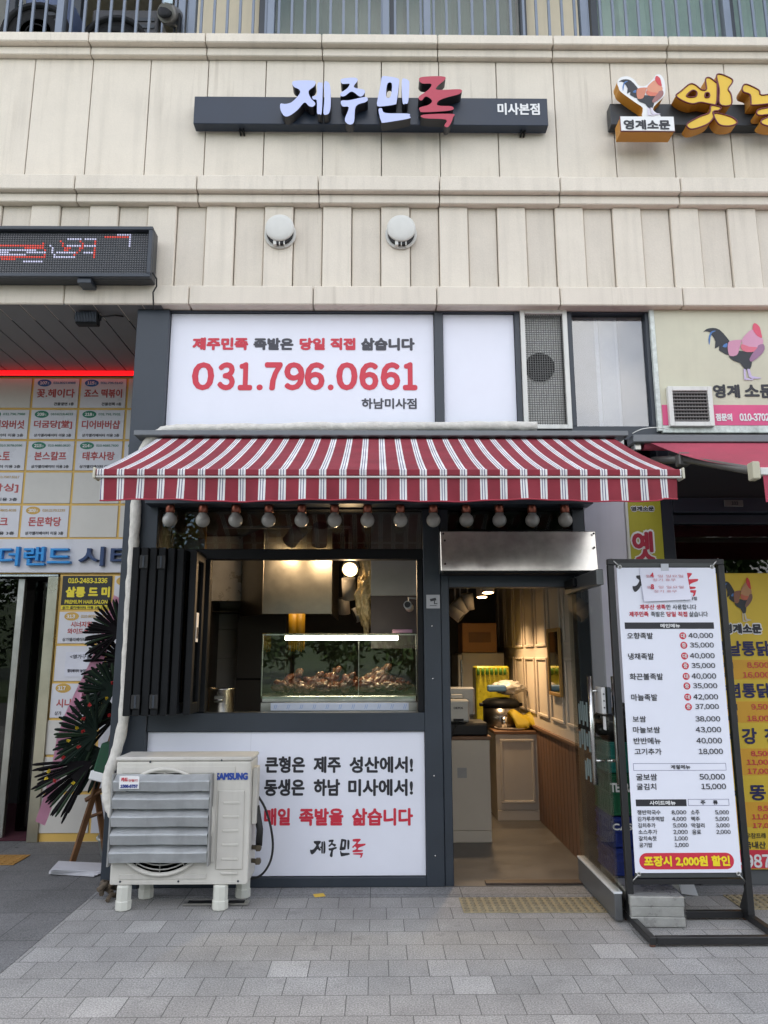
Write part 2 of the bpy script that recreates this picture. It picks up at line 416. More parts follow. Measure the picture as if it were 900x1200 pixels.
def roo_cols(p, body, neck, wing, breast, comb, leg):
    d = dict(body=body, neck=neck, wing=wing, breast=breast, comb=comb, leg=leg)
    r = {k: M(p + "_" + k, v, .5) for k, v in d.items()}
    r['black'] = M(p + "_tail_feathers", (.016, .018, .024), .5, var=.3, scale=30); r['blue'] = M(p + "_blue_feathers", (.06, .17, .42), .5, var=.3, scale=30)
    return r

# ================================================================ GROUND
def paver_mat(name, bw, rh, base, spread, light_share, mortar, rot=0, offset=.5, bump=.45, grain=.42):
    m = bpy.data.materials.new(name); m.use_nodes = True
    n, l = m.node_tree.nodes, m.node_tree.links; b = n['Principled BSDF']; b.inputs['Roughness'].default_value = .8
    g = n.new('ShaderNodeNewGeometry'); mp = n.new('ShaderNodeMapping'); mp.inputs['Rotation'].default_value = (0, 0, rot)
    mp.inputs['Location'].default_value = (.037, .012, 0)
    l.new(g.outputs['Position'], mp.inputs['Vector'])
    br = n.new('ShaderNodeTexBrick'); br.offset = offset; br.inputs['Scale'].default_value = 1
    br.inputs['Brick Width'].default_value = bw; br.inputs['Row Height'].default_value = rh
    br.inputs['Mortar Size'].default_value = .0026; br.inputs['Mortar Smooth'].default_value = .25; br.inputs['Bias'].default_value = 0
    br.inputs['Color1'].default_value = (0, 0, 0, 1); br.inputs['Color2'].default_value = (1, 1, 1, 1); br.inputs['Mortar'].default_value = (.5, .5, .5, 1)
    l.new(mp.outputs[0], br.inputs['Vector'])
    r = n.new('ShaderNodeValToRGB'); e = r.color_ramp.elements
    e[0].color = (*[c * (1 - spread) for c in base], 1); e[0].position = 0
    e[1].color = (*[c * (1 + spread) for c in base], 1); e[1].position = 1 - light_share - .02
    k = e.new(1 - light_share); k.color = (*[c * 1.27 for c in base], 1)
    l.new(br.outputs['Color'], r.inputs[0])
    # granite grain + dirt
    n1 = n.new('ShaderNodeTexNoise'); n1.inputs['Scale'].default_value = 130; n1.inputs['Detail'].default_value = 3; l.new(g.outputs['Position'], n1.inputs['Vector'])
    m1 = n.new('ShaderNodeMapRange'); m1.inputs['From Min'].default_value = .3; m1.inputs['From Max'].default_value = .7; m1.inputs['To Min'].default_value = 1 - grain; m1.inputs['To Max'].default_value = 1 + grain; l.new(n1.outputs['Fac'], m1.inputs['Value'])
    n2 = n.new('ShaderNodeTexNoise'); n2.inputs['Scale'].default_value = 1.7; n2.inputs['Detail'].default_value = 9; n2.inputs['Roughness'].default_value = .7; l.new(g.outputs['Position'], n2.inputs['Vector'])
    m2 = n.new('ShaderNodeMapRange'); m2.inputs['From Min'].default_value = .3; m2.inputs['From Max'].default_value = .68; m2.inputs['To Min'].default_value = .74; m2.inputs['To Max'].default_value = 1.1; l.new(n2.outputs['Fac'], m2.inputs['Value'])
    n4 = n.new('ShaderNodeTexNoise'); n4.inputs['Scale'].default_value = 7; n4.inputs['Detail'].default_value = 6; l.new(g.outputs['Position'], n4.inputs['Vector'])
    m4 = n.new('ShaderNodeMapRange'); m4.inputs['From Min'].default_value = .62; m4.inputs['From Max'].default_value = .78; m4.inputs['To Min'].default_value = 1; m4.inputs['To Max'].default_value = .72; l.new(n4.outputs['Fac'], m4.inputs['Value'])
    def mul(a, c):
        q = n.new('ShaderNodeMath'); q.operation = 'MULTIPLY'; l.new(a, q.inputs[0]); l.new(c, q.inputs[1]); return q.outputs[0]
    vo_ = n.new('ShaderNodeTexVoronoi'); vo_.inputs['Scale'].default_value = 1.15; l.new(g.outputs['Position'], vo_.inputs['Vector'])
    m5 = n.new('ShaderNodeMapRange'); m5.inputs['From Min'].default_value = .016; m5.inputs['From Max'].default_value = .026; m5.inputs['To Min'].default_value = .32; m5.inputs['To Max'].default_value = 1; l.new(vo_.outputs['Distance'], m5.inputs['Value'])
    f = mul(mul(mul(m1.outputs[0], m2.outputs[0]), m4.outputs[0]), m5.outputs[0])
    v = n.new('ShaderNodeVectorMath'); v.operation = 'SCALE'; l.new(r.outputs[0], v.inputs[0]); l.new(f, v.inputs['Scale'])
    mx = n.new('ShaderNodeMix'); mx.data_type = 'RGBA'; l.new(br.outputs['Fac'], mx.inputs['Factor']); l.new(v.outputs[0], mx.inputs[6]); mx.inputs[7].default_value = (*mortar, 1)
    l.new(mx.outputs[2], b.inputs['Base Color'])
    h = n.new('ShaderNodeMath'); h.operation = 'MULTIPLY_ADD'; l.new(br.outputs['Fac'], h.inputs[0]); h.inputs[1].default_value = -1.0; l.new(mul(n1.outputs['Fac'], m1.outputs[0]), h.inputs[2])
    bp = n.new('ShaderNodeBump'); bp.inputs['Strength'].default_value = bump; bp.inputs['Distance'].default_value = .004; l.new(h.outputs[0], bp.inputs['Height']); l.new(bp.outputs[0], b.inputs['Normal'])
    return m
PAVE = paver_mat("grey_granite_pavers", .2, .2, (.305, .30, .29), .07, .03, (.10, .10, .095))
SLAB = paver_mat("dark_entrance_slabs", .9, .45, (.15, .15, .15), .12, .0, (.035, .035, .035), offset=.3)
STRIP = paver_mat("granite_threshold", .6, .25, (.23, .232, .235), .06, 0, (.05, .05, .05), offset=0)
SOIL = M("earth", (.12, .11, .09), .9)
XB = -1.86                                                         # where pavers meet the entrance slabs
struct(MB().box(-80, 80, -90, 12, -.3, -.02, M("plain_concrete", (.2, .2, .2), .9)).build("ground"))
struct(MB().box(XB, 9, -3.5, 5.19, -.1, 0, PAVE).build("pavement"))
struct(MB().box(-9, XB - .006, -3.5, 7.9, -.1, -.002, SLAB).build("entrance_paving"))
struct(MB().box(XB, 9, 5.19, 5.395, -.1, .003, STRIP).build("threshold_strip"))
GRASS = M("lawn_green", (.030, .05, .014), .9, var=.4, scale=1.2)
struct(MB().quad([(-70, -12, -.012), (70, -12, -.012), (70, -26, .9), (-70, -26, .9)], GRASS, .2).quad([(-70, -26, .9), (70, -26, .9), (70, -60, 6.5), (-70, -60, 6.5)], GRASS, .2).build("lawn"))
struct(MB().box(-70, 70, -11.9, -3.6, -.25, -.014, M("asphalt", (.05, .05, .052), .85, var=.15)).build("road"))

# a wood across the road: it is only ever seen mirrored in the glass and steel of the shop
tb = MB(); lm = M("tree_leaves", (.045, .085, .02), .8, var=.3, scale=.8); tm = M("tree_bark", (.06, .045, .035), .9)
for i in range(22):
    tx = -20 + i * 1.9 + random.uniform(-.8, .8); ty = random.uniform(-19, -15.5); hh = random.uniform(6, 8)
    tb.tube([(tx, ty, 0), (tx + .1, ty, hh * .4), (tx + random.uniform(-.3, .3), ty, hh * .8)], [.10, .08, .03], tm, 7)
    for k in range(5):
        a = random.uniform(0, 6.28); z0 = hh * random.uniform(.15, .4)
        tb.tube([(tx + .05, ty, z0), (tx + math.cos(a) * 1.3, ty + math.sin(a) * 1.3, z0 + 1.2)], [.06, .02], tm, 5)
    cl = [(Vector((tx + random.gauss(0, 1.0), ty + random.gauss(0, 1.0), hh * random.uniform(.19, 1))), random.uniform(.5, .9)) for _ in range(20)]
    for c, r in cl:
        for k in range(70):
            d = Vector((random.gauss(0, 1), random.gauss(0, 1), random.gauss(0, 1))); d = d.normalized() * r * random.random() ** .4
            p = c + d; s_ = .16; a = Vector((random.gauss(0, 1), random.gauss(0, 1), random.gauss(0, 1))).normalized(); q = a.orthogonal().normalized()
            tb.quad([p - a * s_, p + q * s_ * .5, p + a * s_, p - q * s_ * .5], lm)
fw = tb.build("far_wood"); tag(fw, "row of leafy trees across the road mirrored in the shop glass", "trees", kind="stuff")

# ================================================================ BUILDING ABOVE THE SHOPS
bld = thing("stone_building", "beige limestone clad building above the shop row with moulded ledges", "building", (0, 5.4, 0))
Zb = zf(357, 5.30)                                                 # underside of the stone beam
def zc(y, Y): return at(450, y, Y).z
XL, XR = -5.2, 5.4
def courses(name, Yf, Yb, z0, z1, joints, m, bev=.008, gap=.007):
    mb = MB(); js = [XL] + [j for j in joints if XL < j < XR] + [XR]
    for a, b_ in zip(js, js[1:]): mb.box(a + gap / 2, b_ - gap / 2, Yf, Yb, z0, z1, m, bev)
    return mb.build(name, None, bld)
bp_ = .452                                                          # panel pitch in metres
jx = lambda x, y, Y, k, n0=-14, n1=16: [xf(x, y, Y) + k * i for i in range(n0, n1)]
P1 = xf(583, 135, 5.36) - xf(515, 135, 5.36)
z_a, z_b, z_c, z_d, z_e, z_f, z_g = zc(335, 5.30), zc(241, 5.33), zc(229, 5.31), zc(207, 5.26), zc(66, 5.31), zc(51, 5.26), zc(40, 5.26)
courses("stone_beam", 5.30, 5.6, Zb, z_a, jx(512, 345, 5.3, P1 * 2), STONE)
rib0 = xf(515, 290, 5.34); rw = (xf(652, 290, 5.34) - rib0) / 4
mb = MB()
for i in range(-40, 40):
    a = rib0 + i * rw
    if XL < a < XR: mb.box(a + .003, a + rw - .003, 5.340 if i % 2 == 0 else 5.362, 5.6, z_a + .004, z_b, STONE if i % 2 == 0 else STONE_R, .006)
mb.build("ribbed_stone_band", None, bld)
courses("lower_ledge", 5.295, 5.6, z_b, z_c - .004, jx(515, 230, 5.3, P1 * 2), STONE, .006)
courses("lower_ledge", 5.245, 5.6, z_c, z_d, jx(515, 215, 5.25, P1 * 2), STONE, .008)
courses("stone_panel_band", 5.36, 5.6, z_d + .003, z_e - .003, jx(515, 135, 5.36, P1), STONE, .004)
courses("upper_ledge", 5.31, 5.6, z_e, z_f - .004, jx(513, 58, 5.3, P1 * 2), STONE, .006)
courses("upper_ledge", 5.255, 7.2, z_f, z_g, jx(513, 45, 5.25, P1 * 2), STONE, .008)
bx("joint_backing", GROOVE, bld, XL, XR, 5.45, 5.62, Zb + .02, z_g - .05, 0)
bx("floor_slab", STONE_R, bld, XL, XR, 5.62, 11.8, Zb + .05, z_g - .08, 0)
# upper storeys: balcony back wall with windows, and the block above that shades the street
YB = 6.7
def bwin(x0, x1, curtain, name="balcony_window"):
    X0, X1 = xf(x0, 0, YB), xf(x1, 0, YB)
    fr = MB()
    for a in (X0, (X0 + X1) / 2 - .035, X1 - .07): fr.box(a, a + .07, YB - .09, YB - .02, z_g + .02, 9.6, STEEL_D, .004)
    fr.box(X0 + .07, X1 - .07, YB - .085, YB - .025, z_g + .02, z_g + .1, STEEL_D, .004)
    o = fr.build(name, None, bld)
    MB().box(X0 + .07, X1 - .07, YB - .058, YB - .052, z_g + .1, 9.5, GLASS).build("pane", None, o)
    MB().box(X0 + .07, X1 - .07, YB - .064, YB - .06, z_g + .1, z_g + 1.02, LOWB).build("lower_film", None, o)
    if curtain:
        c = MB(); n_ = 46; pts = [(X0 + .06 + (X1 - X0 - .12) * i / n_, YB + .12 + .035 * math.sin(i * 2.1)) for i in range(n_ + 1)]
        for a, b_ in zip(pts, pts[1:]): c.quad([(a[0], a[1], z_g), (b_[0], b_[1], z_g), (b_[0], b_[1], 9.6), (a[0], a[1], 9.6)], curtain)
        c.build("curtain", None, o)
LOWB = M("blue_window_film", (.10, .19, .33), .15, var=.1)
BEIGE = M("balcony_plaster", (.52, .46, .35), .8, var=.05, streak=.1)
def bwall(x0, x1): bx("balcony_wall", BEIGE, bld, xf(x0, 0, YB), xf(x1, 0, YB), YB - .03, YB + .12, z_g, 9.7, .004)
CUR = M("pale_curtain", (.42, .44, .40), .9, var=.1); CURG = M("green_curtain", (.075, .10, .09), .9, var=.2)
bwall(232, 306); bwall(614, 688); bwall(-180, -60); bwall(1010, 1090)
bwin(-60, 100, None); bwin(306, 614, CURG); bwin(688, 1010, CUR)
bx("storey_block", STONE_R, bld, XL, XR, 5.5, 12, 9.7, 24, 0)
bx("flat_interior", M("dim_flat_interior", (.05, .05, .05), .8), bld, XL, XR, 9.4, 9.6, z_g, 9.7, 0)
bx("side_wall", BEIGE, bld, XL, XL + .2, 5.62, 11.8, -.02, 9.7, 0); bx("side_wall", BEIGE, bld, XR - .2, XR, 5.62, 11.8, -.02, 9.7, 0)
bx("rear_wall", BEIGE, bld, XL + .2, XR - .2, 11.6, 11.8, -.02, 9.7, 0)

# balcony railing
RAILM = M("railing_grey_blue", (.16, .19, .24), .4, .3, var=.1)
rl = thing("balcony_railing", "blue grey metal balcony railing of thin upright bars on the stone ledge", "railing", (0, 5.5, z_g))
bar0 = MB().box(-.011, .011, -.011, .011, 0, 1.1, RAILM, .002).build("bar", None, None)
bar0.parent = rl
ft = MB().box(-.016, .016, -.016, .016, .05, .09, STEEL_K, .003).build("collar", None, None); ft.parent = bar0
bp0 = (xf(468 + 30.2 * 0, 20, 5.5)); pit = (xf(900, 20, 5.5) - xf(470, 20, 5.5)) / 28.7
i = 0
for k in range(-46, 46):
    x = xf(478, 20, 5.5) + pit * k
    if not (XL + .2 < x < XR - .2): continue
    b_ = bar0 if i == 0 else copy_tree(bar0, rl)
    b_.location = (x, 0, 0); i += 1
for x in (72, 214, 226, 318, 452, 500, 683, 850):
    X = xf(x, 20, 5.5); bx("post", RAILM, rl, X - .03, X + .03, 5.46, 5.54, z_g, z_g + 1.12, .004)
bx("handrail", RAILM, rl, XL + .2, XR - .2, 5.455, 5.545, z_g + 1.12, z_g + 1.17, .008)

def outdoor_unit(x0, x1, Y, col, label):
    X0, X1 = xf(x0, 12, Y), xf(x1, 12, Y)
    t = thing("air_conditioner_unit", label, "air conditioner", ((X0 + X1) / 2, Y, z_g), "outdoor units on the balcony")
    m = M("balcony_unit_paint", col, .5)
    bx("casing", m, t, X0, X1, Y, Y + .32, z_g + .02, z_g + .82, .02)
    c = ((X0 + X1) / 2 - .08, Y - .004, z_g + .42)
    g = MB(); g.lathe([(.30, 0), (.31, .02), (.27, .025), (.265, 0)], c, 'y', STEEL_K, 30); g.lathe([(.255, .003), (.02, .004)], c, 'y', BLACK, 30)
    for r in (.08, .14, .20): g.lathe([(r, .012), (r + .008, .016), (r + .008, .01)], c, 'y', STEEL_K, 26)
    g.build("fan_grille", None, t)
    v = MB()
    for k in range(9): v.box(X1 - .2, X1 - .03, Y - .008, Y - .001, z_g + .08 + k * .075, z_g + .12 + k * .075, STEEL_D, .002)
    v.build("vent_louvre", None, t)
outdoor_unit(28, 82, 5.72, (.10, .14, .26), "bluish outdoor air conditioner with round fan at left of the balcony")
outdoor_unit(108, 186, 5.85, (.05, .05, .055), "dark outdoor air conditioner behind the balcony bars beside the grey siren")
cb = thing("carton", "pale cardboard carton lying on the balcony behind the bars", "box", (xf(146, 30, 5.66), 5.66, z_g))
bx("body", M("pale_carton", (.42, .37, .32), .8), cb, xf(127, 30, 5.66), xf(163, 30, 5.66), 5.64, 5.75, z_g, z_g + .085, .004)
bx("tape", M("carton_tape", (.34, .28, .2), .4), cb, xf(144, 30, 5.66), xf(148, 30, 5.66), 5.638, 5.752, z_g + .001, z_g + .087, .001)
sp = thing("floodlight", "grey cylindrical lamp fixed on the ledge edge in front of the railing", "lamp", (xf(197, 30, 5.4), 5.4, z_g))
cx, cz = xf(199, 17, 5.38), zf(20, 5.38)
LM = M("grey_lamp_housing", (.14, .135, .125), .4, .5)
MB().tube([(cx - .02, 5.32, cz - .03), (cx - .01, 5.36, cz - .01), (cx + .01, 5.48, cz + .08)], [.075, .085, .08], LM, 18).build("housing", None, sp)
MB().lathe([(.06, 0), (.06, .01), (.03, .016), (.001, .016)], (cx - .021, 5.318, cz - .031), 'y', STEEL_K, 18).build("lens", None, sp)
bk = MB(); bk.box(cx - .1, cx - .085, 5.37, 5.43, z_g, cz + .02, STEEL_K, .003).box(cx + .075, cx + .09, 5.37, 5.43, z_g, cz + .02, STEEL_K, .003).box(cx - .1, cx + .09, 5.37, 5.43, z_g, z_g + .012, STEEL_K, .002)
bk.build("bracket", None, sp)
mb = MB(); mb.box(cx - .03, cx + .045, 5.289, 5.3, cz - .01 + .04, cz + .075, M("pale_label", (.4, .5, .55), .4)).build("sticker", None, sp)

# round exhaust caps
CAPM = M("exhaust_cap_white", (.60, .595, .56), .75, var=.07)
for (x, lab) in ((328.5, "round white exhaust cap on ribbed stone, nearer the LED panel"), (470, "round white exhaust cap on ribbed stone, under the red letter")):
    X, Z = xf(x, 275, 5.33), zf(275, 5.33)
    t = thing("exhaust_vent", lab, "vent", (X, 5.335, Z), "exhaust caps on the ribbed band")
    MB().lathe([(.125, 0), (.125, .010), (.115, .014), (.10, .014)], (X, 5.335, Z), 'y', CAPM, 36).build("flange", None, t)
    MB().lathe([(.105, .014), (.105, .045)], (X, 5.335, Z), 'y', BLACK, 30).build("throat", None, t)
    MB().lathe([(.104, .040), (.113, .045), (.113, .054), (.104, .061), (.07, .067), (.03, .069), (.001, .07)], (X, 5.335, Z + .028), 'y', CAPM, 36).build("hood", None, t)
    f_ = MB()
    for k in range(-1, 2): f_.box(X + k * .045 - .004, X + k * .028 + .004, 5.288, 5.325, Z - .112, Z - .06, CAPM, .001)
    f_.build("louvre", None, t)

# ================================================================ MAIN FASCIA SIGN
X0, Z0, X1, Z1 = rc(227, 115, 642, 150, 5.25)
sg = thing("fascia_sign", "dark navy sign bar with white and red brush style letters for the shop", "sign", ((X0 + X1) / 2, 5.3, Z0))
Zlo = zf(146, 5.25); Zhi = zf(114, 5.25)
bx("sign_bar", NAVY, sg, X0, X1, 5.25, 5.345, Zlo, Zhi, .004)
mb = MB(); puts(mb, "미사본점", (583, 121, 632.5, 135), 5.25, WHITE_T, .035); mb.build("lettering", None, sg)
for x in (283, 613):
    X = xf(x, 148, 5.3); b_ = MB(); b_.box(X - .02, X - .008, 5.30, 5.358, Zlo - .03, Zlo - .003, STEEL_K, .002); b_.box(X + .008, X + .02, 5.30, 5.358, Zlo - .03, Zlo - .003, STEEL_K, .002); b_.build("bracket", None, sg)
box = rc(300 + 99 / 3.4615, 70 + 65 / 3.4615, 300 + 831 / 3.4615, 70 + 273 / 3.4615, 5.155)
for k, sh in LOGO.items():
    mb = MB()
    for s in sh: mb.poly(norm_loops(s, LOGO_BB, box, 4), frame(5.155), RED_L if k == 'jok' else LILAC, LETTER_SIDE, th=.092)
    o = mb.build("letter", None, sg)
    o["label"] = "red channel letter" if k == 'jok' else "white channel letter with dark sides"

# neighbour's fascia sign
X0, Z0, X1, Z1 = rc(716, 119, 1020, 157, 5.25)
ns = thing("fascia_sign", "dark sign bar with rooster emblem and fat yellow letters, cut by the frame", "sign", ((X0 + X1) / 2, 5.3, Z0))
bx("sign_bar", M("charcoal_sign_bar", (.022, .026, .03), .45, var=.12, streak=.15), ns, X0, xf(1020, 140, 5.25), 5.25, 5.345, zf(144.5, 5.25), zf(119.5, 5.25), .004)
def z4(L): return [(700 + x / 4.5, 60 + y / 4.5) for x, y in L]
YL = 5.15
def fat(loops, name="letter"):
    mb = MB(); fr = frame(YL)
    LL = [[(at(x, y, YL).x, at(x, y, YL).z) for x, y in smooth_loop(z4(L), 4)] for L in loops]
    mb.poly(LL, fr, YEL, ORANGE_S, th=.097)
    o0 = LL[0]; c = (sum(p[0] for p in o0) / len(o0), sum(p[1] for p in o0) / len(o0))
    for L in LL: mb.tube([(p[0], YL - .001, p[1]) for p in L + L[:2]], .006, MAROON, 6, cap=False)
    return mb
m1 = fat([[(415,235),(440,212),(485,175),(515,178),(550,205),(575,200),(570,150),(590,140),(625,165),(632,180),(628,275),(600,280),(545,270),(500,278),(450,262)], [(470,235),(500,207),(523,215),(520,238),(490,244)], [(570,222),(589,222),(589,242),(569,244)]]); m1.build("letter", None, ns)
fat([[(628,132),(650,122),(705,145),(712,165),(690,200),(705,230),(705,283),(645,280),(642,200)]]).build("letter", None, ns)
fat([[(600,287),(650,296),(640,313),(610,320),(612,350),(580,385),(510,410),(480,405),(475,382),(540,345),(590,325)]]).build("letter", None, ns)
fat([[(615,328),(700,345),(735,370),(730,385),(690,395),(640,385)]]).build("letter", None, ns)
fat([[(765,190),(785,175),(850,205),(864,232),(935,222),(990,215),(995,262),(930,275),(820,285),(810,270),(805,230),(770,215)]]).build("letter", None, ns)
fat([[(845,312),(900,298),(995,292),(1000,312),(930,330),(850,338)]]).build("letter", None, ns)
fat([[(868,362),(930,340),(1000,335),(1010,385),(930,398),(870,385)]]).build("letter", None, ns)
fat([[(1060,150),(1095,150),(1105,280),(1090,300),(1065,290)]]).build("letter", None, ns)
# rooster emblem board
fr = frame(YL)
OUT = [(105,165),(120,140),(160,132),(195,150),(218,180),(255,182),(290,150),(310,125),(335,125),(355,160),(358,215),(345,245),(300,290),(298,315),(335,345),(240,350),(240,300),(200,270),(125,215),(112,190)]
mb = MB(); mb.poly([[(at(x, y, YL).x, at(x, y, YL).z) for x, y in smooth_loop(z4(OUT), 3)]], fr, WHITE_T, ORANGE_S, th=.095)
em = mb.build("emblem_board", None, ns)
mb = MB(); rooster(mb, rc(700 + 116 / 4.5, 60 + 132 / 4.5, 700 + 350 / 4.5, 60 + 342 / 4.5, YL), fr, roo_cols("sign_rooster", (.55, .2, .12), (.62, .26, .16), (.6, .16, .1), (.3, .13, .12), (.55, .05, .06), (.6, .55, .65))); mb.build("rooster_picture", None, em)
a = rc(700 + 122 / 4.5, 60 + 350 / 4.5, 700 + 402 / 4.5, 60 + 424 / 4.5, YL - .03)
mb = MB(); mb.box(a[0], a[2], YL - .03, YL + .095, a[1], a[3], ORANGE_S, .003); mb.box(a[0] - .004, a[2] + .004, YL - .036, YL - .03, a[1] - .004, a[3] + .004, MAROON); mb.box(a[0], a[2], YL - .042, YL - .036, a[1], a[3], WHITE_T)
np_ = mb.build("name_board", None, ns)
mb = MB(); puts(mb, "영계소문", (700 + 138 / 4.5, 60 + 362 / 4.5, 700 + 385 / 4.5, 60 + 414 / 4.5), YL - .042, INK, .05); mb.build("lettering", None, np_)

# ================================================================ LED PANEL
X0, Z0, X1, Z1 = rc(-130, 268, 181, 332, 5.16)
Z1 = zf(267, 5.16); Z0 = zf(326, 5.16); X1 = xf(177.5, 300, 5.16)
led = thing("led_display", "black scrolling LED text panel hung on the stone, showing red and white dots", "display", ((X0 + X1) / 2, 5.3, Z0))
bx("cabinet", M("led_cabinet", (.018, .022, .028), .4), led, X0, X1, 5.19, 5.29, Z0, Z1, .006)
b_ = MB(); w_ = .03
b_.box(X0, X1, 5.15, 5.19, Z1 - w_, Z1, STEEL_D, .004).box(X0, X1, 5.15, 5.19, Z0, Z0 + w_, STEEL_D, .004).box(X1 - w_, X1, 5.15, 5.19, Z0 + w_, Z1 - w_, STEEL_D, .004).box(X0, X0 + w_, 5.15, 5.19, Z0 + w_, Z1 - w_, STEEL_D, .004)
b_.build("bezel", None, led)
pd = .0188; u0, u1, v0, v1 = X0 + w_ + .01, X1 - w_ - .01, Z0 + w_ + .008, Z1 - w_ - .008
dots = MB(); off_m = M("led_dot_off", (.10, .10, .105), .4); rm = M("led_dot_red", (.2, .02, .01), .4, emit=(1, .06, .03), es=.22); wm = M("led_dot_white", (.4, .4, .5), .4, emit=(.7, .7, 1), es=.16)
segs = [(0, 577, 90, 577, 1), (0, 588, 95, 588, 2), (0, 596, 72, 596, 2), (0, 604, 72, 604, 1), (70, 574, 118, 574, 1), (72, 581, 118, 581, 1), (72, 591, 122, 591, 2), (66, 603, 116, 603, 1), (66, 611, 116, 611, 2), (118, 572, 125, 600, 1),
        (142, 575, 150, 600, 2), (150, 600, 205, 600, 2), (160, 590, 205, 592, 2), (170, 565, 180, 585, 1), (180, 585, 195, 582, 1), (185, 562, 225, 562, 2), (190, 575, 225, 575, 2), (225, 562, 228, 580, 1), (235, 560, 262, 560, 2), (235, 575, 262, 575, 2), (236, 590, 258, 592, 2), (262, 560, 262, 600, 1), (205, 600, 225, 580, 1),
        (288, 557, 358, 557, 1), (330, 550, 358, 548, 2), (362, 542, 362, 585, 2)]
def lit(px, py):
    for (a, b2, c, d, k) in segs:
        L2 = max((c - a) ** 2 + (d - b2) ** 2, 1e-6); t = max(0, min(1, ((px - a) * (c - a) + (py - b2) * (d - b2)) / L2))
        if (px - a - t * (c - a)) ** 2 + (py - b2 - t * (d - b2)) ** 2 < 9: return k
    return 0
kx = int((u1 - u0) / pd); kz = int((v1 - v0) / pd)
for i in range(kx):
    for j in range(kz):
        x = u1 - (i + .5) * pd; z = v0 + (j + .5) * pd
        q = proj((x, 5.184, z)); k = lit(q[0] * 2.3685, q[1] * 2)
        m_ = off_m if k == 0 else rm if k == 1 else wm
        s_ = .0042 if k == 0 else .0052
        dots.box(x - s_, x + s_, 5.184, 5.1895, z - s_, z + s_, m_)
dots.build("dot_matrix", None, led)["kind"] = "stuff"
bx("bracket", STEEL_D, led, xf(92, 333, 5.2), xf(108, 333, 5.2), 5.17, 5.29, Z0 - .04, Z0 - .002, .003)
MB().tube([(X1 + .004, 5.2, Z0 + .06), (X1 + .03, 5.22, Z0 + .02), (X1 + .02, 5.26, Z0 - .02), (X1 - .01, 5.28, Z0 - .06), (X1 + .0, 5.285, Z0 - .2)], .006, RUBBER, 6).build("cord", None, led)

# ================================================================ SHOPFRONT
YF = F
XCL, XCR = xf(130, 855), xf(172, 855)                              # left column
XP0, XP1 = xf(498, 855), xf(529, 855)                              # post beside the door
XD1 = xf(686, 640); XD0 = xf(672, 640)
XM = dict(a=xf(509.5, 430), b=xf(520, 430), c=xf(605, 430), d=xf(611, 430), e=xf(667, 430), f=xf(673, 430), g=xf(760, 430), h=xf(769, 430))
ZT0, ZT1 = zf(366), Zb - .004
Zs = zf(499); Zhead0, Zhead1 = zf(655), zf(643); Zsill0, Zsill1 = zf(857), zf(835); Zbase = zf(1028)
Ztr = zf(597)
sf = thing("shopfront", "slate grey steel shopfront framing the serving window and glass doorway", "shopfront", (0, YF, 0))
bx("column", STEEL_D, sf, XCL, XCR, YF - .02, YF + .35, 0.0, ZT1, .004)
fr_ = MB()
fr_.box(XCR, XM['h'] + 2.6, YF, YF + .12, ZT0, ZT1, STEEL_D, .003)
for a, b2 in (('a', 'b'), ('c', 'd'), ('e', 'f'), ('g', 'h')): fr_.box(XM[a], XM[b2], YF, YF + .12, Zs, ZT0, STEEL_D, .003)
fr_.box(XCR, XM['h'], YF, YF + .12, zf(515), Zs, STEEL_D, .003)
fr_.box(XCR, XD1, YF + .002, YF + .12, Ztr, zf(515), STEEL_K, .003)
fr_.build("upper_frame", None, sf)
lf = MB()
lf.box(XCR, XP0, YF + .01, YF + .1, Zhead0, Zhead1, STEEL_K, .004)           # window head
lf.box(XCR, XP0, YF - .004, YF + .1, Zsill0, Zsill1, STEEL_D, .004)          # sill band
lf.box(XCR, XP0, YF - .004, YF + .1, .002, Zbase, STEEL_D, .004)             # plinth
lf.box(XP0 - .045, XP0 - .001, YF + .012, YF + .1, Zsill1, Zhead0, STEEL_K, .004)
lf.build("window_frame", None, sf)
pst = MB(); XPm = xf(519, 855)
pst.box(XP0, XPm - .002, YF - .006, YF + .12, .002, Ztr, STEEL_D, .004).box(XPm, XP1, YF + .004, YF + .12, .002, Ztr, STEEL_D, .004)
for z in (1.75, 1.38, .72, .2): pst.lathe([(.006, 0), (.006, .003), (.001, .003)], (XP0 + .06, YF - .006, z), 'y', CHROME, 8)
pst.build("door_post", None, sf)
bx("post", STEEL_D, sf, XD0, XD1, YF, YF + .12, .002, Ztr, .004)
# door head, threshold
bx("door_head", STEEL_D, sf, XP1, XD0, YF + .02, YF + .12, zf(688), zf(668), .004)
bx("threshold_plate", M("dark_threshold_wood", (.06, .04, .03), .5, var=.2), sf, XP1 + .22, XD0 - .02, YF + .02, YF + .1, .006, .018, .002)
bx("transom_bar", STEEL_K, sf, XP1, XD0, YF + .01, YF + .1, zf(626), zf(620), .003)
tg = MB().box(XCR, XP0, YF + .05, YF + .058, Zhead1, Ztr, glass("transom_glass", (.6, .61, .6), 1.7)).build("transom_pane", None, sf)
tg2 = MB().box(XP1, XD0, YF + .05, YF + .058, zf(620), Ztr, GLASS_G).build("transom_pane", None, sf)
OLIVE_REFL = M("olive_reflection_tint", (.10, .115, .085), .3, var=.1)
bx("transom_reflection", OLIVE_REFL, sf, XP1, XD0, YF + .07, YF + .085, zf(620), Ztr, 0)  # olive sheet behind the glass paints in the transom's reflections
MB().box(XM['f'], XM['g'], YF + .04, YF + .046, Zs, ZT0, glass("upper_window_glass", (.8, .82, .84), 2.1)).build("window_pane", None, sf)
bd = MB(); bw_ = XM['g'] - XM['f']
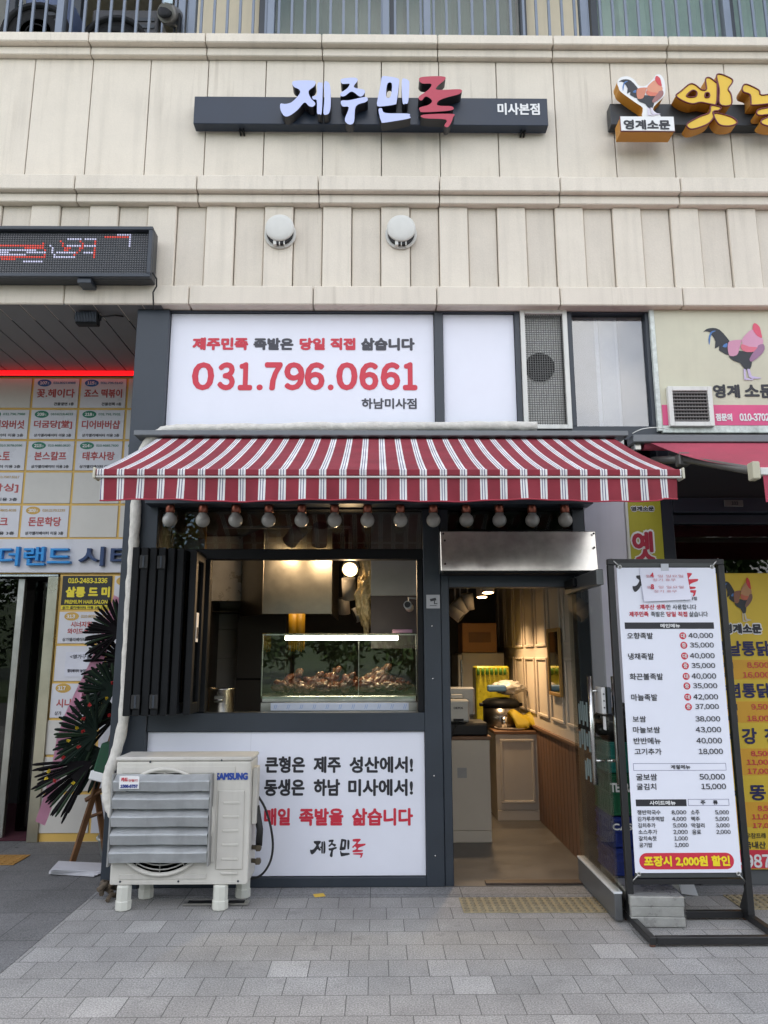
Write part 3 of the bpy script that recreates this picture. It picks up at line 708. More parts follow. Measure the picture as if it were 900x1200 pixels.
for i_, (a, b2, c_) in enumerate(((0, .34, .13), (.34, .40, .30), (.40, .62, .22), (.62, .66, .27), (.66, 1, .11))): bd.box(XM['f'] + bw_ * a, XM['f'] + bw_ * b2 - .002, YF + .08 + .006 * (i_ % 2), YF + .1, Zs, ZT0, M("painted_reflection_band", (c_ * 1.9, c_ * 2, c_ * 2.25), .7, var=.2, scale=2))
bd.build("painted_reflection", None, sf)  # grey backing strips paint the sky's reflected bands into this window
# screws on the column
# printed sign panels
def panel(label, x0, x1, z0, z1, Y, nm="sign_panel", cat="sign"):
    t = thing(nm, label, cat, ((x0 + x1) / 2, Y, z0))
    bx("panel", WHITE_S, t, x0, x1, Y, Y + .02, z0, z1, .0015)
    return t
pa = panel("wide white sign above the awning with red phone number", XCR + .003, XM['a'] - .003, Zs + .003, ZT0 - .003, YF + .03)
rmb, kmb = MB(), MB(); Yp = YF + .03
puts(rmb, "제주민족", (225.6, 395.5, 291, 410.5), Yp, RED, .06); puts(rmb, "당일", (351, 396, 381, 410.5), Yp, RED, .06); puts(rmb, "직접", (387, 396, 416.5, 410.5), Yp, RED, .06)
puts(kmb, "족발은", (297, 396, 344, 410.5), Yp, INK_G, .06); puts(kmb, "삶습니다", (423, 396, 486, 411), Yp, INK_G, .06)
nb_ = (225, 423.8, 489, 457.5)
# phone number, glyph by glyph so that the rhythm follows the sign
for ch, a, b2, bo in (("0", 225, 251, 0), ("3", 255, 275.5, 0), ("1", 279, 296, 0), (".", 300.5, 308, 0), ("7", 310, 331, 0), ("9", 333, 357, 0), ("6", 357, 380.5, 0), (".", 384, 391, 0), ("0", 394, 419, 0), ("6", 421, 443.5, 0), ("6", 446, 469, 0), ("1", 472, 489, 0)):
    y0 = 450.5 if ch == "." else 424.5
    puts(rmb, ch, (a, y0, b2, 457.5), Yp, RED, .0 if ch == "." else .05)
puts(kmb, "하남미사점", (423.7, 466.7, 488.3, 479.4), Yp, INK_G, .035)
rmb.build("red_lettering", None, pa); kmb.build("dark_lettering", None, pa)
panel("plain white sign panel between the phone number sign and the mesh vent", XM['b'] + .003, XM['c'] - .003, Zs + .003, ZT0 - .003, YF + .03)
pl_ = panel("low white sign under the serving window with black and red slogan", XCR + .003, XP0 - .003, Zbase + .004, Zsill0 - .004, YF + .022)
Yp = YF + .022; rmb, kmb = MB(), MB()
for w, a, b2 in (("큰형은", 310.7, 357.5), ("제주", 367.5, 399.5), ("성산에서!", 409.5, 484)): puts(kmb, w, (a, 886.3, b2, 905.8), Yp, INK, .04)
for w, a, b2 in (("동생은", 309.5, 357), ("하남", 367.5, 398.5), ("미사에서!", 408, 484)): puts(kmb, w, (a, 912.8, b2, 932.8), Yp, INK, .04)
for w, a, b2 in (("매일", 309.5, 340), ("족발을", 350.5, 402.5), ("삶습니다", 412.5, 484)): puts(rmb, w, (a, 947, b2, 967.6), Yp, RED, .04)
logo_box = rc(363.5, 983, 428, 1005.5, Yp)
logo(kmb, logo_box, frame(Yp), INK, RED); kmb.build("black_lettering", None, pl_); rmb.build("red_lettering", None, pl_); X_ = xf(294, 870, Yp); bx("film_seam", M("film_seam_shade", (.62, .63, .70), .5), pl_, X_ - .0012, X_ + .0012, Yp - .0006, Yp - .0001, zf(886, Yp), Zsill0 - .006, 0)

# mesh covered duct opening
X0, X1 = XM['d'] + .002, XM['e'] - .002; Z0, Z1 = zf(503), zf(363)
vg = thing("mesh_vent", "white framed wire mesh vent with a round duct hole behind it", "vent", ((X0 + X1) / 2, YF, Z0))
mb = MB(); w_ = .035
mb.box(X0, X0 + w_, YF - .02, YF + .03, Z0, Z1, WHITE_P, .003).box(X1 - w_, X1, YF - .02, YF + .03, Z0, Z1, WHITE_P, .003).box(X0 + w_, X1 - w_, YF - .018, YF + .03, Z1 - w_, Z1, WHITE_P, .003).box(X0 + w_, X1 - w_, YF - .018, YF + .03, Z0, Z0 + w_, WHITE_P, .003).build("frame", None, vg)
bx("back_plate", M("galvanised_plate", (.66, .66, .63), .5, .3, var=.15), vg, X0 + w_, X1 - w_, YF + .06, YF + .07, Z0 + w_, Z1 - w_, 0)
MB().lathe([(.115, 0), (.115, .02), (.105, .02), (.105, .012), (.001, .012)], ((X0 + X1) / 2 - .03, YF + .06, zf(427)), 'y', BLACK, 32).build("duct_mouth", None, vg)
mb = MB(); wm_ = M("mesh_wire", (.12, .12, .115), .5, .5)
x = X0 + w_
while x < X1 - w_: mb.box(x - .0022, x + .0022, YF + .003, YF + .007, Z0 + w_, Z1 - w_, wm_); x += .0185
z = Z0 + w_
while z < Z1 - w_: mb.box(X0 + w_, X1 - w_, YF + .0075, YF + .011, z - .0022, z + .0022, wm_); z += .0185
mb.build("wire_mesh", None, vg)

# warning sticker
X0, Z0, X1, Z1 = rc(499.5, 697, 515.5, 713, YF - .007)
st = thing("camera_notice", "small grey sticker with a camera symbol on the door post", "sticker", ((X0 + X1) / 2, YF - .007, Z0))
bx("plate", M("sticker_white", (.42, .42, .43), .4), st, X0, X1, YF - .012, YF - .0065, Z0, Z1, .001)
mb = MB(); uz = (Z1 - Z0) / 16; ux = (X1 - X0) / 16; fr = frame(YF - .0125)
mb.poly([[(X0 + p * ux, Z0 + q * uz) for p, q in ((4, 11), (11, 12.5), (12, 9.5), (5, 8))]], fr, INK, th=0); mb.poly([[(X0 + p * ux, Z0 + q * uz) for p, q in ((9, 8.6), (10.5, 9), (10, 6), (13, 6), (13, 5), (9, 5))]], fr, INK, th=0)
mb.poly([[(X0 + p * ux, Z0 + q * uz) for p, q in ((4, 3), (12, 3), (12, 3.6), (4, 3.6))]], fr, INK, th=0); mb.build("symbol", None, st)

# folded window leaves
fw = thing("folding_window", "black framed folding window pushed open in leaves at left of the serving hatch", "window", (XCR, YF, Zsill1))
xs = [xf(x, 735, 5.2) for x in (166, 175.5, 185, 194.5, 204, 214, 227)]
for i, (x, yo) in enumerate(zip(xs, (4.98, 4.99, 5.0, 5.01, 5.03, 5.05, 5.1))):
    lfm = MB(); z0, z1 = Zsill1 + .012, zf(653) + .015; yi = YF - .02 + .02 * (i % 2); t_ = .0235
    for (ya, yb) in ((yo, yo + .06), (yi - .06, yi)): lfm.box(x - t_, x + t_, ya, yb, z0, z1, STEEL_K, .004)
    lfm.box(x - t_, x + t_, yo + .06, yi - .06, z0, z0 + .07, STEEL_K, .003).box(x - t_, x + t_, yo + .06, yi - .06, z1 - .07, z1, STEEL_K, .003)
    o = lfm.build("leaf", None, fw)
    MB().box(x - .004, x + .004, yo + .06, yi - .06, z0 + .07, z1 - .07, GLASS_D).build("pane", None, o)
    if i in (1, 3):
        h = MB()
        for zz in (z0 + .09, z1 - .10): h.box(x - .028, x + .028, yo - .012, yo - .001, zz - .045, zz + .045, RUBBER, .003); h.box(x - .006, x + .006, yo - .018, yo - .012, zz - .04, zz + .04, STEEL_D, .002)
        h.build("hinge", None, o)
    if i == 6:
        p = MB(); p.box(x + t_ + .001, x + t_ + .004, 5.16, 5.22, zf(752, 5.2), zf(718, 5.2), WHITE_T); p.box(x + t_ + .0045, x + t_ + .006, 5.17, 5.21, zf(748, 5.2), zf(735, 5.2), INK); p.build("sticker", None, o)
bx("jamb", STEEL_K, fw, xf(231, 735, YF), xf(243, 735, YF), YF + .012, YF + .09, Zsill1 + .002, Zhead0 - .002, .004)

# ================================================================ AWNING
YA0, YA1 = 5.30, 4.185
AX0, AX1 = xf(113.5, 566, YA1), xf(797, 560, YA1)
ZA0 = zf(512, YA0); ZA1 = zf(560.5, YA1) + .052
STR = stripes_mat("striped_awning_canvas", AX0 + .008, .1162)
aw = thing("awning", "red and white striped canvas awning with scalloped free valance over the serving window", "awning", ((AX0 + AX1) / 2, 5.35, ZA1))
aw["label"] = "red and white striped canvas awning with hanging valance over the serving window"
f_ = MB(); k0 = f_.mi(STR); NY, NX = 14, 60; grid = []
for j in range(NY + 1):
    t = j / NY; row = []
    for i in range(NX + 1):
        s_ = i / NX
        z = ZA0 + (ZA1 - ZA0) * t - .016 * math.sin(math.pi * t) + .004 * math.sin(s_ * 60 + t * 3) * math.sin(math.pi * t)
        row.append(f_.b.verts.new((AX0 + .012 + (AX1 - AX0 - .024) * s_, YA0 + (YA1 - YA0) * t, z)))
    grid.append(row)
for j in range(NY):
    for i in range(NX):
        f = f_.b.faces.new((grid[j][i], grid[j][i + 1], grid[j + 1][i + 1], grid[j + 1][i])); f.smooth = True
f_.build("canvas", None, aw)
BARM = M("awning_front_bar", (.48, .47, .44), .4, .3, var=.1)
fb = MB(); fb.box(AX0, AX1, YA1 - .035, YA1 + .03, ZA1 - .045, ZA1 - .004, STR, .006); fb.box(AX0 + .002, AX1 - .002, YA1 - .038, YA1 + .02, ZA1 - .058, ZA1 - .046, BARM, .003)
fb.build("front_bar", None, aw)
for x in (AX0 - .012, AX1): bx("end_cap", M("cream_end_cap", (.5, .48, .38), .5), aw, x, x + .012, YA1 - .045, YA1 + .04, ZA1 - .062, ZA1 + .004, .004)
va = MB(); va.mi(STR); ZV0 = zf(587.5, YA1); rows = []
for j in range(5):
    t = j / 4; row = []
    for i in range(161):
        s_ = i / 160; x = AX0 + .03 + (AX1 - AX0 - .06) * s_
        wv = t * (.010 * math.sin(s_ * 83) + .008 * math.sin(s_ * 31 + 1)); 
        z = ZA1 - .05 + (ZV0 - ZA1 + .05) * t + (.006 * math.sin(s_ * 19) * t) + (.012 * t if s_ > .97 else 0)
        row.append(va.b.verts.new((x, YA1 - .026 + wv, z)))
    rows.append(row)
for j in range(4):
    for i in range(160):
        f = va.b.faces.new((rows[j][i], rows[j][i + 1], rows[j + 1][i + 1], rows[j + 1][i])); f.smooth = True
vo = va.build("valance", None, aw)
hem = MB(); hem.tube([v.co if False else (AX0 + .03 + (AX1 - AX0 - .06) * i / 80, YA1 - .026 + .010 * math.sin(i / 80 * 83) + .008 * math.sin(i / 80 * 31 + 1), ZV0 + .006 * math.sin(i / 80 * 19) + (.012 if i / 80 > .97 else 0)) for i in range(81)], .0045, M("hem_binding", (.33, .03, .05), .8), 6); hem.build("hem", None, aw)
CASS = M("awning_cassette", (.14, .15, .16), .4, .2)
cs = MB(); cs.box(xf(158, 508, 5.22), xf(735, 508, 5.22), 5.19, 5.34, zf(511, 5.2), zf(504.5, 5.2), CASS, .006); cs.tube([(AX0 + .02, 5.30, ZA0 - .02), (AX1 - .02, 5.30, ZA0 - .02)], .035, STR, 14); cs.build("cassette", None, aw)
ARM = M("awning_arm_grey", (.11, .105, .095), .45, .3)
for sx in (-1, 1):
    xe = (AX0 + AX1) / 2 + sx * ((AX1 - AX0) / 2 - .25); xk = xe - sx * .45
    ar = MB(); ar.tube([(xe, 5.28, ZA0 - .12), (xk, 4.75, ZA0 - .50)], .026, ARM, 8).tube([(xk, 4.75, ZA0 - .50), (xe - sx * .05, YA1 + .03, ZA1 - .03)], .022, ARM, 8); ar.box(xe - .05, xe + .05, 5.26, 5.36, ZA0 - .2, ZA0 - .05, ARM, .006)
    ar.build("folding_arm", None, aw)
# boxed lamp rail below the awning
ZR = zf(592, 5.30)
bx("lamp_rail", STEEL_D, sf, XCR - .06, XD1 + .03, 5.24, YF - .003, ZR, ZR + .05, .003)
ords = "first second third fourth fifth sixth seventh eighth ninth tenth eleventh twelfth last".split()
bl = thing("globe_bulb", "", "light bulb", (0, 5.30, ZR), "globe bulbs under the awning")
MB().lathe([(.03, 0), (.033, -.01), (.033, -.055), (.024, -.058)], (0, 5.30, ZR), 'z', COPPER, 20).build("socket", None, bl)
prof = [(.02, -.056), (.03, -.062)] + [(.052 * math.sin(a), -.112 + .052 * math.cos(a)) for a in (rad(40 + i * 14) for i in range(11))]
MB().lathe(prof, (0, 5.30, ZR), 'z', BULB, 24).build("globe", None, bl)
for i in range(13):
    o = bl if i == 0 else copy_tree(bl)
    o.location = (xf(199.4 + 38.55 * i, 600, 5.30), 5.30, ZR)
    o["label"] = f"round opal bulb in copper socket, {ords[i]} counting from the white wrapped pipe"

# ================================================================ STEEL DOOR HEADER BOX
X0, X1 = xf(516.5, 645, 5.18), xf(700, 645, 5.18); Z0, Z1 = zf(669, 5.18), zf(622, 5.18)
hb = thing("steel_hood_box", "long stainless steel box over the doorway, mirroring the awning stripes", "steel box", ((X0 + X1) / 2, 5.3, Z0))
mb = MB(); mb.box(X0, X1, 5.18, YF - .008, Z0, Z1, M("mirror_polished_steel", (.58, .565, .53), .17, .72, var=.35, scale=3, bump=.012, bscale=14), .004)
for v in mb.b.verts:
    if v.co.y < 5.25: v.co.y += .024 * (v.co.z - Z0) / (Z1 - Z0)
mb; mb.build("cover", None, hb)
mb = MB()
for (x, z) in ((X0 + .03, Z0 + .05), (X0 + .03, Z1 - .07), (X1 - .02, Z1 - .02), (X1 - .02, Z1 - .12), (X0 + .02, Z1 - .02)): mb.lathe([(.008, 0), (.007, .004), (.001, .005)], (x, 5.18, z), 'y', STEEL_K, 10)
mb.build("screw", None, hb)
bx("underside", STEEL_K, hb, X0 + .02, X1 - .02, 5.21, YF - .012, Z0 - .014, Z0 - .002, .002)

# ================================================================ GLASS DOOR, swung out
DX = at(726, 1078, Z=.02).x; DY0 = at(726, 1078, Z=.02).y; DY1 = YF + .10
DZ1 = zf(667, DY0)
dr = thing("glass_door", "tinted glass door swung fully outward with two long steel handles", "door", (DX - .02, DY1, .01))
DT = .022
mb = MB(); mb.box(DX - DT, DX + DT, DY0, DY1, .015, .16, M("door_bottom_rail_grey", (.13, .135, .14), .4, .4, var=.15), .003); mb.box(DX - DT - .004, DX + DT + .004, DY0 - .003, DY1, .160, .172, ALU, .002); mb.build("bottom_rail", None, dr)
bx("top_rail", M("door_rail_grey", (.12, .125, .13), .35, .5), dr, DX - DT, DX + DT, DY0, DY1, DZ1 - .10, DZ1, .003)
DG = glass("door_glass", (.88, .89, .86), 1.38)
dp = MB().box(DX - .005, DX + .005, DY0 + .004, DY1 - .01, .172, DZ1 - .10, DG).build("pane", None, dr)
hd = [zf(793, DY0 + .1), zf(920, DY0 + .1)]
for sx in (-1, 1):
    h = MB(); hx = DX + sx * .075
    h.tube([(hx, DY0 + .09, hd[0]), (hx, DY0 + .09, hd[1])], .0155, CHROME, 14)
    for z in (hd[0] - .09, hd[1] + .14): h.tube([(hx, DY0 + .09, z), (DX + sx * .006, DY0 + .09, z)], .009, CHROME, 10)
    h.build("handle", None, dr)
lk = MB(); lk.box(DX - .03, DX - .0055, DY0 + .002, DY0 + .14, zf(838, DY0), zf(806, DY0), M("lock_case", (.5, .5, .5), .4, .3), .005); lk.box(DX + .0055, DX + .03, DY0 + .002, DY0 + .14, zf(838, DY0), zf(806, DY0), STEEL_D, .005)
for k in range(3): lk.lathe([(.005, 0), (.005, .003), (.001, .003)], (DX - .018, DY0 + .002, zf(814 + 8 * k, DY0)), 'y', RUBBER, 8)
lk.build("lock", None, dr)
bx("sticker", WHITE_T, dr, DX - .009, DX - .0055, DY0 + .03, DY0 + .075, zf(857, DY0), zf(841, DY0), 0)
# white cut-out lettering blocks on the pane (worn, read from the side)
mb = MB(); PS = M("pale_glass_sticker", (.19, .25, .25), .5)
frd = (Vector((DX - .0056, 0, 0)), Vector((0, -1, 0)), Vector((0, 0, 1)), Vector((-1, 0, 0)))
for (ya, yb, p, q) in ((823, 851, 5.12, 5.36), (856, 880, 5.08, 5.38), (889, 915, 5.0, 5.26)):
    z1_, z0_ = zf(ya, 5.2), zf(yb, 5.2)
    for k in range(5):
        a_ = p + (q - p) * k / 5; b2 = p + (q - p) * (k + .72) / 5
        mb.box(DX - .0068, DX - .0053, a_, b2, z0_ + (.03 if k % 2 else 0), z1_ - (.02 if k % 3 == 1 else 0), PS)
mb.build("worn_sticker", None, dr)
bx("closer_box", STEEL_K, dr, DX - .05, DX - .024, DY1 - .34, DY1 - .1, DZ1 - .07, DZ1 - .01, .004)

# white wall strip right of the door
X0, X1 = XD1 + .003, xf(733.5, 620)
ww = thing("white_wall_panel", "smooth lilac white wall panel between the glass door and the lime banner", "wall", ((X0 + X1) / 2, YF, 0))
bx("panel", WHITE_W, ww, X0, X1, YF + .005, YF + .12, .05, zf(515), .003); bx("plinth", STEEL_D, ww, X0, X1, YF + .002, YF + .12, .003, .05, .002)
bx("trim", WHITE_P, ww, X1 + .001, X1 + .025, YF - .01, YF + .12, .003, zf(515), .003)

# ================================================================ WRAPPED PIPE AND OUTDOOR UNIT
pts = [at(x, y, Y) for x, y, Y in ((629, 500, 5.30), (560, 499.5, 5.29), (470, 500.5, 5.29), (380, 501, 5.29), (290, 502, 5.29), (225, 503, 5.28), (197, 504, 5.27), (180, 512, 5.27), (168, 528, 5.28), (163, 550, 5.30), (160, 580, 5.32), (158, 620, 5.33), (155, 665, 5.33), (152, 715, 5.33), (149, 765, 5.33), (147, 815, 5.32), (142, 860, 5.31), (134, 888, 5.29), (127, 910, 5.25), (126, 930, 5.22), (130, 948, 5.2), (139, 960, 5.18))]
def cr_path(P, n=5):
    out = []
    for i in range(len(P) - 1):
        p0, p1, p2, p3 = P[max(i - 1, 0)], P[i], P[i + 1], P[min(i + 2, len(P) - 1)]
        for s_ in range(n):
            t = s_ / n; out.append(.5 * (2 * p1 + (p2 - p0) * t + (2 * p0 - 5 * p1 + 4 * p2 - p3) * t * t + (3 * p1 - p0 - 3 * p2 + p3) * t ** 3))
    return out + [P[-1]]
pp = cr_path(pts, 6)
pipe = MB().tube([p + Vector((random.uniform(-.003, .003), random.uniform(-.003, .003), random.uniform(-.003, .003))) for p in pp], .037, PIPE_M, 14, jit=.09).build("wrapped_pipe")
tag(pipe, "white tape wrapped pipe running over the awning and down the column", "pipe")

YA = 4.96
X0, X1 = xf(132.5, 960, YA), xf(292.5, 960, YA); ZB, ZT = zf(1036, YA), zf(889, YA)
ac = thing("outdoor_unit", "cream air conditioner outdoor unit on the pavement with five grey louvres", "air conditioner", ((X0 + X1) / 2, YA + .16, 0))
mb = MB(); mb.box(X0, X1, YA, YA + .28, ZB, ZT - .012, AC_W, .012, seg=2); cas = mb.build("casing", None, ac)
bx("lid", AC_W2, ac, X0 - .006, X1 + .006, YA - .006, YA + .286, ZT - .012, ZT + .014, .008)
emb = MB(); w = X1 - X0
emb.box(X0 + .04, X1 - .10, YA - .005, YA - .0006, ZT - .085, ZT - .045, AC_W2, .004).box(X0 + .06, X0 + w * .70, YA - .005, YA - .0006, ZB + .035, ZB + .065, AC_W2, .004)
emb.box(X0 + .01, X1 - .01, YA - .003, YA - .0006, ZB + .004, ZB + .02, AC_W2, .001)
for (a, b2) in ((.08, .01), (.5, .01), (.93, .01), (.25, .72), (.78, .73)): emb.lathe([(.007, 0), (.006, .003), (.001, .0035)], (X0 + w * a, YA - .003, ZB + .012 + b2), 'y', STEEL_D, 8)
emb.build("front_trim", None, ac)
sp_ = MB(); sx0, sx1 = X0 + w * .765, X1 - .035; sp_.box(sx0, sx1, YA - .009, YA - .0006, ZB + .09, ZT - .19, AC_W2, .006)
for k in range(6): z = ZT - .27 - k * .083; sp_.box(sx0 + .035, sx1 - .03, YA - .0135, YA - .0092, z, z + .014, AC_W, .0025)
sp_.build("service_panel", None, ac)
mb = MB(); puts(mb, "SAMSUNG", (253, 905.3, 290.5, 914), YA - .002, M("blue_brand_print", (.02, .06, .30), .5), .07); mb.build("lettering", None, ac)
fc = (xf(190.7, 964, YA), YA - .002, zf(961, YA))
g = MB(); g.lathe([(.325, 0), (.325, .018), (.308, .022), (.302, .0)], fc, 'y', AC_W, 40); g.lathe([(.301, .001), (.01, .001)], fc, 'y', BLACK, 36)
for r in [.02 + .026 * k for k in range(11)]: g.lathe([(r, .010), (r + .004, .014), (r + .008, .010)], fc, 'y', M("fan_guard_wire", (.42, .41, .38), .5) if r < .03 else g.mats[-1], 36)
for k in range(12):
    a = k * math.pi / 6; g.tube([(fc[0] + .02 * math.cos(a), YA - .016, fc[2] + .02 * math.sin(a)), (fc[0] + .30 * math.cos(a), YA - .014, fc[2] + .30 * math.sin(a))], .003, g.mats[-1], 5)
g.build("fan_guard", None, ac)
# louvred deflector
LX0, LX1 = xf(131, 958, YA - .06), xf(244.5, 958, YA - .06)
dv = MB(); pitch = (zf(908, YA - .06) - zf(1012, YA - .06)) / 5; zt = zf(908, YA - .06)
lv = None
for k in range(5):
    z1 = zt - k * pitch; z0 = z1 - pitch
    m_ = MB(); n_ = 10
    prof = [(YA - .02, z1 + .002), (YA - .075, z1 - .028), (YA - .082, z1 - .036), (YA - .066, z0 + .012)]
    rows = []
    for (y, z) in prof:
        rows.append([m_.b.verts.new((LX0 + (LX1 - LX0) * i / n_, y + .0008 * math.sin(i * 1.7 + k * 2), z + .0012 * math.sin(i * .8 + k * 1.3))) for i in range(n_ + 1)])
    m_.mi(ALU)
    for a, b2 in zip(rows, rows[1:]):
        for i in range(n_): m_.b.faces.new((a[i], a[i + 1], b2[i + 1], b2[i]))
    r_ = bmesh.ops.solidify(m_.b, geom=m_.b.faces[:], thickness=.002)
    m_.build("louvre_blade", None, ac)
for x in (LX0 - .012, LX1 + .002): bx("deflector_side", M("deflector_side_plate", (.36, .36, .355), .45, .6, var=.1), ac, x, x + .010, YA - .072, YA - .007, zt - 5 * pitch - .01, zt + .008, .001)
bx("deflector_flange", AC_W2, ac, LX1 + .013, LX1 + .032, YA - .013, YA - .006, zt - 5 * pitch, zt + .015, .001)
lb = rc(139.5, 909.5, 163, 924.5, YA - .09)
t = MB(); t.box(lb[0], lb[2], YA - .0875, YA - .0855, lb[1], lb[3], WHITE_T); BP = M("blue_print", (.02, .04, .25), .5)
puts(t, "카드", (142, 911, 150, 916), YA - .088, RED, .06); puts(t, "단말기", (151, 913, 161, 916), YA - .088, RED, .02); puts(t, "1566-6757", (141, 919.3, 161.5, 923.3), YA - .088, BP, .08)
t.build("sticker", None, ac)
FOOT = M("cream_plastic_foot", (.58, .58, .52), .5, var=.1)
for (fx, fy) in ((X0 + .09, YA + .02), (X1 - .17, YA + .02), (X0 + .16, YA + .25), (X1 - .07, YA + .25)):
    MB().lathe([(.047, 0), (.050, .005), (.050, .05), (.046, .056), (.046, ZB - .012), (.04, ZB - .002)], (fx, fy, 0.003), 'z', FOOT, 8, flat=True).build("foot", None, ac)
vb = MB(); vx = X1 + .002; vb.box(vx, vx + .03, YA + .06, YA + .17, ZB + .34, ZT - .06, AC_W2, .004)
vb.build("terminal_cover", None, ac)
hs = MB(); hs.tube([(X1 + .02, YA + .12, ZB + .44), (X1 + .05, YA + .11, ZB + .30), (X1 + .045, YA + .12, ZB + .2)], .022, RUBBER, 10); BRS = M("brass_valve", (.12, .1, .07), .45, .7)
for z in (ZB + .19, ZB + .11): hs.tube([(X1, YA + .12, z), (X1 + .06, YA + .10, z)], .014, BRS, 8); hs.box(X1 + .03, X1 + .06, YA + .085, YA + .12, z - .018, z + .018, BRS, .004)
hs.build("service_valve", None, ac)
MB().tube(cr_path([Vector(p) for p in ((X1 + .02, YA + .16, ZB + .50), (X1 + .07, YA + .17, ZB + .42), (X1 + .11, YA + .18, ZB + .30), (X1 + .125, YA + .2, ZB + .17), (X1 + .10, YA + .22, ZB + .06), (X1 + .03, YA + .24, ZB - .02), (X1 - .1, YA + .28, ZB - .05))]), .0075, RUBBER, 8).build("cord", None, ac)
dp_ = MB(); dp_.box(xf(213, 1049, 5.0), xf(290, 1049, 5.0), 5.03, 5.10, .004, .016, STAIN_D, .003); dp_.box(xf(218, 1049, 5.0), xf(285, 1049, 5.0), 5.045, 5.085, .0165, .02, STEEL_K, .001)
tag(dp_.build("steel_strip"), "short steel channel strip lying on the pavers under the outdoor unit", "metal strip")
rg = MB(); P0 = at(122, 1060, Z=0)
for k in range(7):
    a = P0 + Vector((random.uniform(-.06, .06), random.uniform(-.03, .14), .015 + .012 * k)); rg.tube([a, a + Vector((random.uniform(-.07, .07), .05, .02)), a + Vector((random.uniform(-.07, .07), .12, -.005))], .016, M("dirty_rag", (.11, .085, .06), .9, var=.3, scale=20) if k == 0 else rg.mats[-1], 6)
tag(rg.build("rag"), "crumpled brown rag on the paving beside the foot of the column", "rag")
ys = rc(368, 1046, 379.5, 1052, 5.1); P0 = at(374, 1049, Z=.005)
tag(MB().box(P0.x - .035, P0.x + .035, P0.y - .03, P0.y + .03, .0035, .006, YEL, 0, (Matrix.Rotation(.3, 3, 'Z'), None)).build("paper_scrap"), "tiny yellow paper scrap lying in front of the low slogan sign", "paper")

# ================================================================ LOBBY ENTRANCE AT LEFT
YL2 = 6.7
LCX1 = XCL + .2
CEIL = M("lobby_soffit_panel", (.14, .145, .15), .5, var=.08)
ZC = zf(437, YL2)
lc = thing("lobby_soffit", "dark grey plank soffit above the recessed lobby entrance", "ceiling", (-3, 6, ZC))
sm = MB(); x = XL + .2; k = 0
while x < LCX1: sm.box(x + .005, min(x + .183, LCX1), 5.32, YL2 + .1, ZC, ZC + .02, CEIL, 0); x += .188
sm.build("plank", None, lc); bx("backing", BLACK, lc, XL + .2, LCX1, 5.62, YL2 + .1, ZC + .025, ZC + .04, 0)
NE = M("red_neon", (.8, .02, .02), .4, emit=(1, .006, .010), es=.5)
ne = thing("neon_strip", "glowing red light strip along the top of the tenant directory wall", "light strip", (-3, YL2 - .05, ZC - .06))
bx("tube", NE, ne, XL + .2, LCX1, YL2 - .06, YL2 - .03, zf(442.5, YL2), zf(437.8, YL2), .004); bx("channel", STEEL_D, ne, XL + .2, LCX1, YL2 - .028, YL2 - .002, zf(443, YL2), ZC - .001, .002)
# floodlight
X, Z = xf(102, 375, 5.42), zf(375, 5.42)
fl = thing("flood_lamp", "black finned flood lamp hanging from the lobby soffit near the column", "lamp", (X, 5.5, ZC))
mb = MB(); mb.box(X - .085, X + .085, 5.40, 5.47, Z - .045, Z + .055, STEEL_K, .006)
for k in range(14): mb.box(X - .08 + k * .0118, X - .075 + k * .0118, 5.385, 5.3995, Z - .035, Z + .05, STEEL_D, .001)
mb.build("body", None, fl)
mb = MB(); 
for sx in (-1, 1): mb.box(X + sx * .096 - .005, X + sx * .096 + .005, 5.42, 5.45, Z, ZC - .035, STEEL_K, .001)
mb.box(X - .1, X + .1, 5.42, 5.45, ZC - .035, ZC - .028, STEEL_K, .001).box(X - .03, X + .03, 5.41, 5.47, ZC - .028, ZC - .002, STEEL_K, .002); mb.build("bracket", None, fl)
MB().tube(cr_path([Vector(p) for p in ((X + .03, 5.44, ZC - .02), (X + .12, 5.44, ZC - .035), (X + .2, 5.45, ZC - .02), (X + .25, 5.5, ZC - .005))]), .006, RUBBER, 6).build("cord", None, fl)

# tenant directory wall
db = thing("tenant_directory", "golden lobby wall covered in white tenant name plates above the dark doors", "directory board", (-3, YL2, 0))
cx_ = lambda k: xf(31 + 56.5 * k, 537, YL2)
rowy = [443.5, 480, 516.5, 553, 591.5, 631]
zr = [zf(y, YL2) for y in rowy]
bx("board", YEL_B, db, XL + .2, LCX1 + .1, YL2, YL2 + .04, zf(672, YL2), ZC, 0)
cells = {(0, 1): ("107", BLUE_T, "꽃.헤이다", "031.8027.8989", "건물옆면 1층"), (0, 2): ("115", BLUE_T, "죠스 떡볶이", "031.796.5142", "건물왼쪽 1층"),
         (1, 0): ("206", GREEN_T, "다리와버섯", "031.796.7988", "엘리베이터 이용 2층"), (1, 1): ("209", GREEN_T, "더굼당[堂]", "010.6218.4633", "상가엘리베이터 이용 2층"), (1, 2): ("218", GREEN_T, "디어바버샵", "031.791.7931", "상가엘리베이터 이용 2층"),
         (2, 0): ("211", GREEN_T, "스토", "010.3078.0596", "엘리베이터 이용 2층"), (2, 1): ("215", GREEN_T, "본스칼프", "010.4680.0620", "상가엘리베이터 이용 2층"), (2, 2): ("214", GREEN_T, "태후사랑", "010.4685.7600", "상가엘리베이터 이용 2층"), (2, 3): ("213", GREEN_T, "", "", ""),
         (3, 0): ("301", GOLD_T, "[&왁싱]", "010.7507.5317", "이용 3층"), (4, 0): ("306", GOLD_T, "케이크", "010.4605.4035", "이용 3층"), (4, 1): ("309", GOLD_T, "돈문학당", "010.2170.1233", "상가엘리베이터 이용 3층")}
